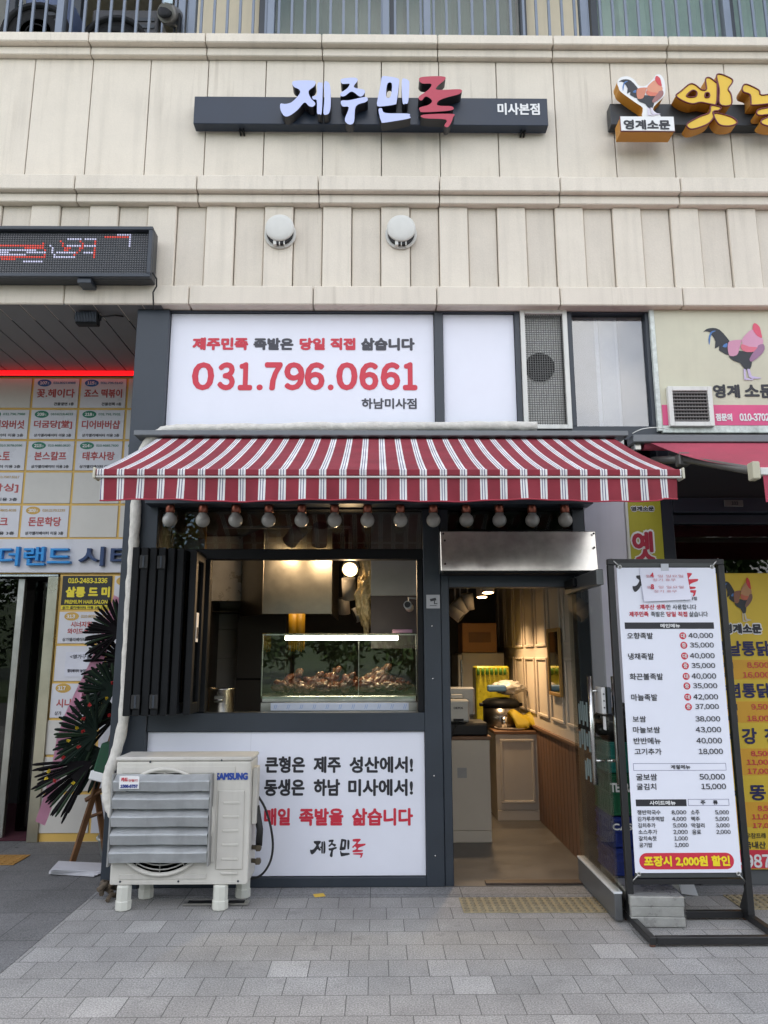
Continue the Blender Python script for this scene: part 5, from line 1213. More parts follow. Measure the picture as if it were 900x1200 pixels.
# wrapped foam blocks
FOB = M("wrapped_grey_blocks", (.40, .40, .375), .3, var=.22, scale=9, bump=.5, bscale=22, spec=.9)
def blocks(x0, x1, y0, y1, n, h, label, rot):
    t = thing("wrapped_block_stack", label, "packed blocks", ((x0 + x1) / 2, (y0 + y1) / 2, 0), "film wrapped blocks at the crates")
    mb = MB(); R_ = Matrix.Rotation(rad(rot), 3, 'Z'); c = ((x0 + x1) / 2, (y0 + y1) / 2, 0)
    for k in range(n): mb.box(x0 + .004 * (k % 2), x1 - .004 * (k % 2), y0 + .003 * (k % 2), y1, .004 + k * h, .004 + (k + 1) * h - .0012, FOB, .004, (R_, c), 2)
    mb.build("block", None, t)
    fm = glass("film_wrap", (.9, .9, .9), 1.6, .16)
    f = MB(); f.box(x0 - .006, x1 + .006, y0 - .006, y1 + .006, .004, .004 + n * h + .005, fm, .012, (R_, c), 2)
    for v in f.b.verts: v.co += Vector((random.uniform(-.004, .004), random.uniform(-.004, .004), random.uniform(-.003, .003)))
    f.build("film", None, t)
P = at(741, 1088, Z=0); P1_ = at(806, 1088, Z=0)
blocks(P.x + .01, P1_.x, P.y, P.y + .36, 3, .055, "grey film wrapped block stack on the pavers inside the menu stand base", -3)
blocks(cx0 + .0, cx0 + .42, 5.03, 5.3, 3, .055, "second film wrapped block stack carrying the crates beside the open door", 2)
P = at(806, 1052, Z=0); wsx = MB(); wsx.quad([(P.x - .02, P.y + .05, .01), (P.x + .07, P.y, .01), (P.x + .05, P.y + .1, .17), (P.x - .03, P.y + .14, .17)], WHITE_T, .004); tag(wsx.build("cardboard_sheet"), "white sheet of board leaning behind the blue crates", "board")

# tactile tiles at the door
TAC = M("worn_yellow_tactile", (.29, .245, .15), .8, var=.18, scale=6, speck=.15); TACD = M("tactile_stud", (.19, .165, .11), .8, var=.2)
def tact(px, py, label):
    P = at(px, py, Z=.003); s_ = .148
    t = thing("tactile_tile", label, "paving tile", (P.x, P.y, 0), "tactile tiles before the shop door")
    MB().box(P.x - s_, P.x + s_, P.y - s_ * .95, P.y + s_ * .95, .0005, .006, TAC, .002).build("slab", None, t); d = MB()
    for i in range(6):
        for j in range(6): d.lathe([(.017, 0), (.014, .004), (.006, .0055), (.0005, .0056)], (P.x - s_ + .026 + i * .049, P.y - s_ * .95 + .024 + j * .0465, .006), 'z', TACD, 10)
    d.build("stud_field", None, t)
P0, P1_ = at(568, 1060, Z=0), at(679, 1060, Z=0)
for i, w_ in enumerate(("worn yellow tactile tile before the doorway, nearest the slogan sign", "worn yellow tactile tile before the doorway, between the two others", "worn yellow tactile tile before the doorway, touching the open glass door")):
    tact(568 + i * 54.5, 1060.5, w_)
tact(886, 1057, "yellow tactile tile beyond the menu stand at the neighbour's doorway")

# ================================================================ NEIGHBOUR SHOP AT RIGHT
nsf = thing("neighbour_shopfront", "dark navy neighbouring doorway under the plain pink awning", "shopfront", (3.2, YF, 0))
NV = M("navy_black_frame", (.012, .015, .024), .45, var=.12)
nx0, nx1 = xf(776, 620), 5.2
bx("frame", NV, nsf, nx0, xf(795, 680), YF, YF + .14, .003, zf(515), .004)
bx("frame", NV, nsf, xf(795, 680) + .002, nx1, YF + .002, YF + .14, zf(600), zf(583), .004)
bx("frame", BLACK, nsf, xf(795, 680) + .002, nx1, YF + .05, YF + .12, zf(582), zf(515), .004)
bx("frame", NV, nsf, xf(795, 680) + .002, nx1, YF + .06, YF + .13, zf(612), zf(601), .004)
MB().box(xf(795, 680) + .002, nx1, YF + .1, YF + .11, .04, zf(613), GLASS_D).build("pane", None, nsf)
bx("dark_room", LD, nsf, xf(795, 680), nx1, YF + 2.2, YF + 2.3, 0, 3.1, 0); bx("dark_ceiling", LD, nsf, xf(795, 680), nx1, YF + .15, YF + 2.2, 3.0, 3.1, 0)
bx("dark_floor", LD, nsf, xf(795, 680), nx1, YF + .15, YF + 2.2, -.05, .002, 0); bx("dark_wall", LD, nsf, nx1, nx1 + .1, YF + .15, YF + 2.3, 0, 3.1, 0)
bx("plinth", M("grey_plinth", (.09, .095, .1), .6, var=.1), nsf, xf(795, 680) + .002, nx1, YF - .004, YF + .09, .003, zf(1021), .003)
q = rc(849, 586, 871, 593.5, YF - .01); pn = thing("number_plate", "small grey door number plate reading 103 above the dark doorway", "number plate", ((q[0] + q[2]) / 2, YF, q[1]))
bx("plate", M("dim_plate", (.10, .09, .08), .4), pn, q[0], q[2], YF - .010, YF + .001, q[1], q[3], .003); mb = MB(); puts(mb, "103", (857, 587.5, 865, 592), YF - .0105, INK, .05); mb.build("lettering", None, pn)
# lime banner
q = rc(733, 588, 775, 1032, YF - .02); X0, X1 = xf(734, 640), xf(776, 620) - .004
lb_ = thing("lime_banner", "narrow lime yellow vertical banner with dark red brush word beside the neighbour's doorway", "banner", ((X0 + X1) / 2, YF, .1))
LIME = M("lime_banner_sheet", (.40, .36, .02), .5, var=.06); bx("sheet", LIME, lb_, X0 + .026, X1, YF - .012, YF - .004, .12, zf(560), .001)
mb = MB(); puts(mb, "영계소문", (738.5, 592.5, 767.5, 600), YF - .013, WHITE_T, .17); puts(mb, "영계소문", (739.5, 593.5, 766.5, 599), YF - .0155, INK, .05)
puts(mb, "옛", (739, 620, 769, 660), YF - .013, WHITE_T, .075, .001); puts(mb, "옛", (741, 622.5, 767, 658), YF - .016, M("dark_red_print", (.38, .01, .04), .5), .035); mb.build("lettering", None, lb_)
# painted sign board with fan box
q = rc(770, 363.5, 1010, 503, YF - .03)
SB = M("cream_sign_sheet", (.55, .53, .40), .45, var=.09, scale=1.5, streak=.06)
X0 = xf(764, 430); X1 = 5.2
sb = thing("painted_sign", "cream neighbour sign with a pink rooster and a pink phone strip", "sign", ((X0 + X1) / 2, YF, zf(503)))
bx("sheet", SB, sb, X0 + .035, X1, YF - .03, YF - .005, zf(499), zf(364), .002)
PW = M("flaking_white_frame", (.60, .64, .60), .6, var=.25, scale=25, streak=.3, bump=.3, bscale=40)
mb = MB(); mb.box(X0, X0 + .034, YF - .035, YF - .001, zf(506), zf(363), PW, .003).box(X0 + .035, X1, YF - .033, YF - .001, zf(508), zf(499.5), PW, .003); mb.build("frame", None, sb)
bx("phone_strip", M("pink_strip", (.62, .07, .20), .45, var=.04), sb, X0 + .04, X1, YF - .0335, YF - .0305, zf(499.3), zf(475.5), 0)
mb = MB(); puts(mb, "점문의", (838.5, 484.5, 858, 493.5), YF - .034, WHITE_T, .05); puts(mb, "010-3702-", (866.5, 484.5, 904, 493.5), YF - .034, WHITE_T, .05); puts(mb, "영계", (835.5, 450.5, 867, 466.5), YF - .031, INK, .05); puts(mb, "소문", (872, 450.5, 908, 466.5), YF - .031, INK, .05); mb.build("lettering", None, sb)
mb = MB(); rooster(mb, rc(825.5, 379, 896.5, 446, YF - .031), frame(YF - .031), roo_cols("board_rooster", (.55, .25, .36), (.58, .28, .40), (.62, .14, .20), (.28, .14, .24), (.62, .08, .14), (.5, .42, .6))); mb.build("rooster_picture", None, sb)
q = rc(783.5, 453, 835.5, 499.5, YF - .06)
fb_ = thing("exhaust_fan_box", "square white framed exhaust grille set into the cream rooster sign", "vent", ((q[0] + q[2]) / 2, YF, q[1]))
mb = MB(); w_ = .035; a, b2, c, d = q[0], q[2], q[1], q[3]
mb.box(a, a + w_, YF - .07, YF - .031, c, d, WHITE_P, .003).box(b2 - w_, b2, YF - .07, YF - .031, c, d, WHITE_P, .003).box(a + w_, b2 - w_, YF - .068, YF - .031, d - w_, d, WHITE_P, .003).box(a + w_, b2 - w_, YF - .068, YF - .031, c, c + w_, WHITE_P, .003).build("frame", None, fb_)
bx("backing", BLACK, fb_, a + w_, b2 - w_, YF - .04, YF - .0345, c + w_, d - w_, 0); mb = MB()
for k in range(9): z = c + w_ + (d - c - 2 * w_) * (k + .5) / 9; mb.box(a + w_, b2 - w_, YF - .062, YF - .045, z - .005, z + .003, M("grille_slat", (.20, .19, .18), .5) if k == 0 else mb.mats[0], .001)
for k in range(12): x = a + w_ + (b2 - a - 2 * w_) * (k + .5) / 12; mb.box(x - .0012, x + .0012, YF - .0645, YF - .0625, c + w_, d - w_, mb.mats[0])
mb.build("grille", None, fb_)
MB_ = MB().tube(cr_path([Vector(p) for p in (at(741, 508, 5.3), at(752, 503, 5.3), at(768, 501, 5.3), at(783, 503, 5.3))]), .004, WHITE_P, 6).build("wire"); tag(MB_, "thin white wire looping from the awning end to the flaking sign frame", "wire")
# pink awning
PINK = M("pink_awning_canvas", (.36, .05, .085), .85, var=.18, scale=2.5, bump=.2, bscale=600)
pa_ = thing("awning", "plain faded pink canvas awning of the neighbouring shop, cut by the frame", "awning", (3.4, 5.3, 2.6))
pX0, pX1 = xf(756, 516, 5.28), 5.0; fX0 = xf(887, 552, 4.2); pz0, pz1 = zf(516, 5.28), zf(548, 4.2)
mb = MB(); mb.mi(PINK); rows = []
for j in range(9):
    t = j / 8; rows.append([mb.b.verts.new((pX0 + (fX0 - pX0) * t + (pX1 - pX0 - (fX0 - pX0) * t) * i / 16, 5.28 + (4.2 - 5.28) * t, pz0 + (pz1 - pz0) * t - .04 * math.sin(math.pi * t))) for i in range(17)])
for a, b2 in zip(rows, rows[1:]):
    for i in range(16): mb.b.faces.new((a[i], a[i + 1], b2[i + 1], b2[i])).smooth = True
mb.build("canvas", None, pa_)
bx("front_bar", WHITE_P, pa_, fX0, pX1, 4.165, 4.215, pz1 - .05, pz1 - .005, .005); bx("end_cap", M("cream_cap", (.48, .45, .33), .5), pa_, fX0 - .045, fX0 - .001, 4.155, 4.225, pz1 - .075, pz1 + .03, .006)
mb = MB(); mb.mi(PINK); n_ = 40; prev = None
for i in range(n_ + 1):
    x = fX0 + .02 + (pX1 - fX0 - .04) * i / n_; cur = (mb.b.verts.new((x, 4.175, pz1 - .05)), mb.b.verts.new((x, 4.172 + .012 * math.sin(i * 1.1), pz1 - .21)))
    if prev: mb.b.faces.new((prev[0], prev[1], cur[1], cur[0])).smooth = True
    prev = cur
mb.build("valance", None, pa_)
bx("cassette", CASS, pa_, xf(741, 512, 5.22), pX1, 5.2, 5.34, zf(517.5, 5.2), zf(508.5, 5.2), .006)
mb = MB(); mb.tube([(xf(752, 522, 5.3), 5.28, pz0 - .03), (pX1, 5.28, pz0 - .03)], .045, PINK, 14); mb.box(xf(742, 522, 5.28), xf(750, 522, 5.28), 5.25, 5.33, pz0 - .08, pz0 + .02, STAIN_D, .006); mb.build("roller", None, pa_)
mb = MB(); a0, a1, a2 = at(765, 540, 5.25), at(800, 538, 4.95), at(884, 552, 4.24); mb.tube([a0, a1], .03, ARM, 8).tube([a1, a2], .026, ARM, 8); mb.box(a1.x - .04, a1.x + .04, a1.y - .04, a1.y + .04, a1.z - .05, a1.z + .04, ARM, .008); mb.build("folding_arm", None, pa_)
# yellow chicken menu board
YC = YF - .03; X0, X1 = xf(838, 850, YC), xf(838, 850, YC) + .62
ym = thing("chicken_menu", "yellow chicken price menu with navy headings against the neighbour's dark window", "menu board", ((X0 + X1) / 2, YC, zf(1022, YC)))
YS = M("yellow_menu_sheet", (.60, .42, .03), .45, var=.05); OS = M("orange_menu_panel", (.60, .31, .02), .45, var=.05)
bx("sheet", YS, ym, X0, X1, YC, YC + .012, zf(1021, YC), zf(672, YC), .001)
mb = MB()
for y0, y1 in ((774, 797), (823, 848), (878.5, 910), (941.5, 971)): mb.box(X0 + .02, X1 - .02, YC - .0012, YC - .0002, zf(y1, YC), zf(y0, YC), OS)
mb.box(X0, X1, YC - .0014, YC - .0002, zf(1020, YC), zf(998, YC), RED); mb.build("price_panel", None, ym)
mb = MB(); NP = M("navy_print", (.008, .008, .07), .5); Yq = YC - .0014
for s_, a, b2, y0, y1, m_, bo in (("옛날통닭", 836, 902, 751, 769, NP, .035), ("양념통닭", 836, 903, 800.5, 818, NP, .035), ("닭", 846, 862, 853, 872, NP, .035), ("강", 869.5, 887, 853, 872, NP, .035), ("정", 896, 912, 853, 872, NP, .035), ("닭", 851, 868, 920, 938, NP, .035), ("똥", 878.5, 897.5, 920, 938, NP, .035), ("집", 908, 925, 920, 938, NP, .035),
        ("한마리", 838, 859, 776, 783.5, INK, .02), ("두마리", 838, 859.5, 787.5, 795, INK, .02), ("한마리", 842, 864, 825, 832.5, INK, .02), ("두마리", 842, 864.5, 838, 846, INK, .02),
        ("8,500", 875.5, 901, 776, 783.5, RED, .02), ("16,000", 870.5, 902, 787.5, 795, RED, .02), ("9,500", 880.5, 905, 825, 832.5, RED, .02), ("18,000", 875.5, 907, 838.5, 846, RED, .02),
        ("소", 862, 867, 880, 886.5, INK, .02), ("중", 862.5, 868, 890, 897, INK, .02), ("대", 863, 869, 900.5, 907.5, INK, .02), ("8,500", 880, 905, 880, 887, RED, .03), ("11,000", 875, 906, 890, 897, RED, .03), ("17,000", 876, 907, 900.5, 907.5, RED, .03),
        ("소", 867, 872, 944, 951, INK, .02), ("중", 868, 873, 954, 961, INK, .02), ("대", 869, 874, 964.5, 971, INK, .02), ("8,500", 888, 911, 944, 951, RED, .03), ("11,000", 881, 912, 954, 961, RED, .03), ("17,000", 882, 913, 964.5, 971, RED, .03),
        ("우참프레", 874, 897, 976, 982.5, INK, .01), ("국내산", 872.5, 897.5, 986, 994.5, INK, .03), ("-987", 867.5, 903, 1001, 1017, WHITE_T, .04)):
    puts(mb, s_, (a, y0, b2, y1), Yq, m_, bo)
puts(mb, "영계소문", (846, 729.5, 894, 744), Yq, WHITE_T, .13, .0005); puts(mb, "영계소문", (847.5, 731, 892.5, 742.5), Yq - .003, INK, .06); mb.build("lettering", None, ym)
mb = MB(); rooster(mb, rc(846, 677, 882, 729, Yq), frame(Yq), roo_cols("menu_rooster", (.22, .09, .05), (.40, .20, .09), (.42, .10, .05), (.16, .08, .06), (.5, .03, .03), (.55, .5, .4))); mb.build("rooster_picture", None, ym)

# ================================================================ INSIDE THE SHOP
RX0, RX1, RY1, RZ = XCL + .11, 1.56, 9.7, 2.75
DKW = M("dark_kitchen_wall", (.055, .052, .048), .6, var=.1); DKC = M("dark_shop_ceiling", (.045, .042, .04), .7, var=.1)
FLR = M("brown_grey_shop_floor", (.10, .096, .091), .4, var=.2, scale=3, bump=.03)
struct(MB().box(RX0, RX1 + .1, YF + .001, RY1, -.1, .005, FLR).build("shop_floor"))
rm = thing("shop_interior", "dim shop interior with dark ceiling and dark kitchen walls behind the serving window", "interior", (0, 7.5, 0))
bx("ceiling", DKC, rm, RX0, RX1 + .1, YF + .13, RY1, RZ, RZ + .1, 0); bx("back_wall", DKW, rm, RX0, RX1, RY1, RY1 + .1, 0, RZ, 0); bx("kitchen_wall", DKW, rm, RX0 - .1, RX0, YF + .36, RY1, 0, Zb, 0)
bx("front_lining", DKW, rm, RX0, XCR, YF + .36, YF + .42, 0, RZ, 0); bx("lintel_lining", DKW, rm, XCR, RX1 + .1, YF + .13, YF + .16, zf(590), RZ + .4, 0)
pwall = thing("panelled_wall", "cream panelled wall with picture mouldings over a brown wooden wainscot", "wall", (RX1, 7.5, 0))
bx("plaster", WALLW, pwall, RX1, RX1 + .1, YF + .125, RY1, .86, RZ, 0); bx("wainscot", WOOD_W, pwall, RX1 - .012, RX1 + .1, YF + .125, RY1, .006, .84, .002); bx("dado_rail", WOOD_W, pwall, RX1 - .03, RX1 + .1, YF + .125, RY1, .841, .87, .004)
ws = MB()
for k in range(36): y = YF + .2 + k * .115; ws.box(RX1 - .0135, RX1 - .0125, y, y + .006, .02, .83, M("plank_joint", (.05, .03, .02), .7) if k == 0 else ws.mats[0])
ws.build("plank_joint", None, pwall)
md = MB()
for k in range(7):
    y0 = 5.75 + k * .55; y1 = y0 + .44
    for z0, z1 in ((.98, 1.52), (1.62, 2.45)):
        for (a, b2, c, d) in ((y0, y1, z0, z0 + .025), (y0, y1, z1 - .025, z1), (y0, y0 + .025, z0 + .025, z1 - .025), (y1 - .025, y1, z0 + .025, z1 - .025)): md.box(RX1 - .016, RX1 - .001, a, b2, c, d, WALLW, .004)
md.build("moulding", None, pwall)
bx("cornice_beam", WOOD_W, pwall, RX1 - .06, RX1 - .001, 6.4, RY1, 2.5, 2.6, .006)
# mirror frame on the wall
mr = thing("wall_mirror", "tall wood framed dark mirror hanging on the cream panelled wall", "mirror", (RX1 - .03, 6.5, 1.25))
ya, yb2 = 6.25, 6.68; z0, z1 = 1.2, 1.77; GW = M("golden_wood_frame", (.42, .24, .07), .5)
mb = MB(); mb.box(RX1 - .04, RX1 - .017, ya, ya + .03, z0, z1, GW, .003).box(RX1 - .04, RX1 - .017, yb2 - .03, yb2, z0, z1, GW, .003).box(RX1 - .04, RX1 - .017, ya + .03, yb2 - .03, z1 - .03, z1, GW, .003).box(RX1 - .04, RX1 - .017, ya + .03, yb2 - .03, z0, z0 + .03, GW, .003); mb.build("frame", None, mr)
bx("mirror_glass", M("dark_mirror", (.25, .24, .22), .06, 1), mr, RX1 - .03, RX1 - .018, ya + .03, yb2 - .03, z0 + .03, z1 - .03, 0)
# counters
def counter(nm, label, x0, x1, y0, y1, z, topm):
    t = thing(nm, label, "counter", ((x0 + x1) / 2, (y0 + y1) / 2, 0)); bx("body", COUNTER, t, x0, x1, y0, y1, .10, z - .03, .003); bx("plinth", COUNTER, t, x0 + .0, x1 - .001, y0 - .004, y1, .006, .098, .002); bx("top", topm, t, x0 - .015, x1 + .015, y0 - .015, y1, z - .029, z, .003)
    return t
TOPW = M("brown_counter_top", (.17, .085, .04), .4, var=.15)
Yc = 6.58; x1 = xf(575, 920, Yc); c1 = counter("till_counter", "cream till counter with brown top nearest the doorway", x1 - .75, x1, Yc, Yc + .55, zf(863, Yc), TOPW); zc1 = zf(863, Yc)
bx("paper_note", M("faded_note", (.36, .36, .36), .6), c1, xf(536, 905, Yc), xf(547, 905, Yc), Yc - .003, Yc - .0008, zf(912, Yc), zf(900, Yc), 0)
Yd = 7.4; x0, x1 = xf(582, 910, Yd), xf(632, 910, Yd); c2 = counter("panelled_counter", "beige panelled counter with brown top further inside the shop", x0, x1, Yd, Yd + .7, zf(857, Yd), TOPW); zc2 = zf(857, Yd)
mb = MB()
for (a, b2, c, d) in ((x0 + .04, x1 - .04, .16, .185), (x0 + .04, x1 - .04, zc2 - .1, zc2 - .075), (x0 + .04, x0 + .065, .186, zc2 - .101), (x1 - .065, x1 - .04, .186, zc2 - .101)): mb.box(a, b2, Yd - .012, Yd - .001, c, d, COUNTER, .004)
mb.build("moulding", None, c2)
# till on a cash drawer
cd = thing("cash_drawer", "black cash drawer on the till counter under the white terminal", "cash drawer", (xf(545, 856, Yc), Yc + .2, zc1)); x0, x1 = xf(522, 856, Yc), xf(572, 856, Yc); zd1 = zf(848, Yc)
bx("box", STEEL_K, cd, x0, x1, Yc + .02, Yc + .42, zc1 + .003, zd1, .005); bx("drawer_front", BLACK, cd, x0 + .01, x1 - .01, Yc + .008, Yc + .019, zc1 + .012, zd1 - .012, .003)
ps = thing("till_terminal", "white point of sale terminal seen from behind, standing on the black drawer", "till", (xf(540, 830, Yc), Yc + .2, zd1)); WT = M("till_white_plastic", (.52, .52, .50), .45)
bx("screen_back", WT, ps, xf(524, 826, Yc + .2), xf(556.5, 826, Yc + .2), Yc + .20, Yc + .25, zf(839, Yc + .2), zf(805.5, Yc + .2), .015)
bx("stand", WT, ps, xf(526, 834, Yc + .1), xf(550, 834, Yc + .1), Yc + .08, Yc + .19, zd1 + .003, zf(820, Yc + .1), .015); bx("connector_slot", BLACK, ps, xf(531, 845, Yc + .1), xf(543, 845, Yc + .1), Yc + .074, Yc + .0795, zd1 + .012, zd1 + .032, .002)
bx("speaker_bar", WT, ps, xf(528, 817, Yc + .18), xf(542, 817, Yc + .18), Yc + .17, Yc + .199, zf(819, Yc + .18), zf(813.5, Yc + .18), .008)
mb = MB(); puts(mb, "OKPOS", (531.5, 828.3, 542.5, 831), Yc + .0795, INK_G, .05); mb.build("lettering", None, ps)
MB().tube(cr_path([Vector(p) for p in (at(537, 846, Yc + .07), at(534, 852, Yc - .01), at(531, 860, Yc - .02), at(527, 868, Yc - .02))]), .006, RUBBER, 6).build("cord", None, ps)
# fridge, carton, drink packs, cooker, cloth
Yf = 8.6; x0, x1 = xf(542, 790, Yf), xf(592.5, 790, Yf); zf1 = zf(765, Yf)
fg = thing("fridge", "grey steel fridge at the back of the shop with a carton on top", "fridge", ((x0 + x1) / 2, Yf + .3, 0)); bx("body", M("fridge_grey", (.32, .31, .28), .4, .4), fg, x0, x1, Yf + .05, Yf + .75, .01, zf1, .008); bx("door", M("fridge_door_grey", (.36, .35, .32), .4, .4), fg, x0 - .05, x0 - .002, Yf, Yf + .7, .05, zf1 - .02, .008); bx("handle", CHROME, fg, x0 - .02, x0 - .0, Yf - .03, Yf - .002, zf1 - .4, zf1 - .08, .006)
ct = thing("carton", "brown cardboard carton standing on the fridge", "box", ((x0 + x1) / 2, Yf + .3, zf1)); bx("body", M("brown_cardboard", (.30, .16, .075), .8, var=.08), ct, xf(542.5, 748, Yf), xf(583, 748, Yf), Yf + .06, Yf + .5, zf1 + .003, zf(730, Yf), .004); bx("printed_panel", M("carton_print", (.16, .09, .05), .8), ct, xf(550, 748, Yf), xf(576, 748, Yf), Yf + .057, Yf + .0595, zf(753, Yf), zf(741, Yf), 0)
Yg = 8.05; yp = thing("drink_pack", "yellow film wrapped pack of drinks stacked before the fridge", "drink pack", (xf(578, 800, Yg), Yg + .15, .81)); YPM = M("yellow_pack_film", (.42, .38, .02), .35, var=.3, scale=25); GPM = M("green_pack_print", (.08, .22, .03), .4, var=.4, scale=40)
bx("pack", YPM, yp, xf(558, 795, Yg), xf(597, 795, Yg), Yg, Yg + .3, .82, zf(781, Yg), .015)
mb = MB()
for k in range(7): x = xf(560.5 + k * 5.2, 788, Yg); mb.lathe([(.017, 0), (.017, .05), (.008, .07), (.001, .07)], (x, Yg - .006, zf(791, Yg)), 'z', GPM, 10)
mb.build("bottle_neck", None, yp)
Yh = 7.62; ck = thing("rice_cooker", "large round dark steel pressure cooker on the beige panelled counter", "cooker", (xf(591, 835, Yh), Yh + .2, zc2)); c = (xf(591, 835, Yh), Yh + .2, zc2 + .003)
rr = (xf(613, 835, Yh + .2) - xf(571, 835, Yh + .2)) / 2
MB().lathe([(rr * .9, 0), (rr, .03), (rr, .20)], c, 'z', M("cooker_steel", (.22, .20, .18), .3, 1), 32).build("body", None, ck); MB().lathe([(rr * 1.03, .201), (rr * 1.03, .245), (rr * .8, .275), (rr * .3, .29), (.001, .29)], c, 'z', STEEL_K, 32).build("lid", None, ck); bx("handle", STEEL_K, ck, c[0] - rr * 1.2, c[0] + rr * 1.2, c[1] - .03, c[1] + .03, c[2] + .2, c[2] + .235, .008)
tr = thing("serving_tray", "pale tray on the panelled counter holding a steel cup beside the cooker", "tray", (xf(602, 853, Yd + .1), Yd + .15, zc2)); MB().lathe([(.001, .004), (.15, .004), (.17, .016), (.175, .016), (.155, .001), (.001, .001)], (xf(602, 853, Yd + .1), Yd + .19, zc2 + .003), 'z', M("beige_tray", (.4, .34, .29), .5), 28).build("dish", None, tr)
cu = thing("steel_cup", "small steel cup on the pale tray beside the yellow cloth", "cup", (xf(591, 850, Yd + .1), Yd + .12, zc2 + .02)); MB().lathe([(.025, 0), (.03, .10), (.03, .10), (.026, .10), (.022, .006), (.001, .006)], (xf(591.5, 850, Yd + .1), Yd + .12, zc2 + .02), 'z', CHROME, 20).build("body", None, cu)
YCM = M("yellow_rubber_cloth", (.55, .42, .02), .6, var=.1); yc = MB(); yc.mi(YCM); rows = []
xa, xb = xf(597, 845, Yd + .08), xf(628, 845, Yd + .08)
for j in range(7):
    rows.append([yc.b.verts.new((xa + (xb - xa) * i / 10 + .01 * j, Yd + .28 - .04 * j, zc2 + .14 + .03 * math.sin(i * .7) - .012 * j * j * (.35 + .6 * abs(math.sin(i * .45 + .6))) / 2.2 + .02)) for i in range(11)])
for a, b2 in zip(rows, rows[1:]):
    for i in range(10): yc.b.faces.new((a[i], a[i + 1], b2[i + 1], b2[i])).smooth = True
bmesh.ops.solidify(yc.b, geom=yc.b.faces[:], thickness=.004); tag(yc.build("yellow_cloth"), "bright yellow cloth draped at the edge of the panelled counter beside the cooker", "cloth")
bl_ = MB(); bmesh.ops.create_icosphere(bl_.b, subdivisions=4, radius=1); CLP = glass("clear_bag_film", (.85, .85, .82), 1.4, .25)
for v in bl_.b.verts: d = mnoise.fractal(v.co * 2.5, 1, 2, 4); v.co *= 1 + .3 * d; v.co = Vector((v.co.x * .16, v.co.y * .12, v.co.z * .07)) + Vector((xf(596, 806, 7.85), 7.82, zf(806, 7.85)))
tag(bl_.build("plastic_bag", M("milky_bag_film", (.42, .40, .36), .35, var=.2, bump=.4, bscale=18), None, True), "crumpled milky plastic bag lying on the cooker lid", "bag")
bb_ = MB(); bb_.box(xf(571, 807, 7.7), xf(593, 807, 7.7), 7.66, 7.74, zf(811, 7.7), zf(803, 7.7), M("blue_pouch", (.05, .13, .26), .5), .02, None, 3); tag(bb_.build("blue_pouch"), "small blue pouch lying in front of the milky bag on the cooker", "pouch")
# track lights by the doorway
LH = M("white_lamp_can", (.45, .43, .40), .5)
GLOW = M("warm_lamp_glow", (1, .8, .5), .4, emit=(1, .66, .30), es=7)
def point(x, y, z, w, col=(1, .68, .38), r=.05, spot=None, d=None):
    l = bpy.data.lights.new("lamp_light", 'SPOT' if spot else 'POINT'); l.energy = w; l.color = col; l.shadow_soft_size = r
    if spot: l.spot_size = rad(spot); l.spot_blend = .7
    o = bpy.data.objects.new("lamp_light", l); COL.objects.link(o); o.location = (x, y, z)
    if d: o.rotation_euler = Vector(d).to_track_quat('-Z', 'Y').to_euler()
    return o
def can(px, py, Y, tilt, lit_, label, r=.06, L=.16):
    c = at(px, py, Y); t = thing("track_lamp", label, "lamp", (c.x, c.y, c.z), "track lamps under the shop ceiling")
    d = Vector(tilt).normalized(); mb = MB(); mb.tube([c - d * L * .5, c + d * L * .5], r, LH, 18, cap=True); mb.build("can", None, t)
    mb = MB(); mb.tube([c + d * (L * .5 + .001), c + d * (L * .5 + .004)], r * .84, GLOW if lit_ else BLACK, 18); mb.build("lens", None, t)
    MB().tube([c, Vector((c.x, c.y, RZ - .03))], .008, LH, 8).build("stem", None, t)
    if lit_: point(*(c + d * (L * .5 + .03)), lit_, spot=120, d=d)
can(571.5, 685, 7.2, (0, -.1, -1), 27, "lit white downlight inside the doorway, the nearer of the two lit ones"); can(564.5, 691, 7.9, (0, -.1, -1), 23, "lit white downlight inside the doorway, behind and below the nearer one")
can(548, 705, 7.4, (.1, .2, -1), 0, "unlit white track lamp pointing down beside the lit downlights"); can(539.5, 711, 7.4, (.6, .1, -.8), 0, "unlit white track lamp tilted toward the panelled wall"); can(533.5, 718, 7.4, (.7, -.2, -.6), 0, "unlit white track lamp tilted most, next to the door post")
bx("lamp_track", LH, rm, xf(530, 700, 7.4), xf(552, 700, 7.4), 7.38, 7.42, RZ - .05, RZ - .02, .003)
# kitchen seen through the serving window
Yk = 7.0
X0, X1 = xf(308, 700, Yk), xf(389, 700, Yk); zb_ = zf(719.5, Yk)
hd_ = thing("extractor_hood", "large dull stainless extractor hood above the dark cooking corner", "extractor hood", ((X0 + X1) / 2, Yk + .5, zb_)); HM = M("hood_steel", (.34, .33, .30), .36, 1, var=.18, scale=2.5)
bx("front_panel", HM, hd_, X0, X1, Yk, Yk + .03, zb_, RZ - .01, .003); bx("side_panel", HM, hd_, X1 - .02, X1, Yk + .031, Yk + 1.3, zb_, RZ - .01, .002)
Xb = xf(284, 680, Yk + .55); mb = MB(); mb.quad([(X0 - .002, Yk, zb_), (X0 - .002, Yk, RZ - .01), (Xb, Yk + .5, RZ - .01), (Xb, Yk + .5, zb_)], HM, .02); mb.build("bevel_panel", None, hd_)
bx("rear_panel", M("galvanised_rear_panel", (.55, .57, .6), .3, .45, var=.3, scale=2), hd_, Xb - .7, Xb - .002, Yk + .5, Yk + .53, zf(704, Yk + .5), RZ - .01, .003); bx("underside", BLACK, hd_, Xb - .7, X1 - .02, Yk + .55, Yk + 1.3, zb_ + .05, zb_ + .06, 0)
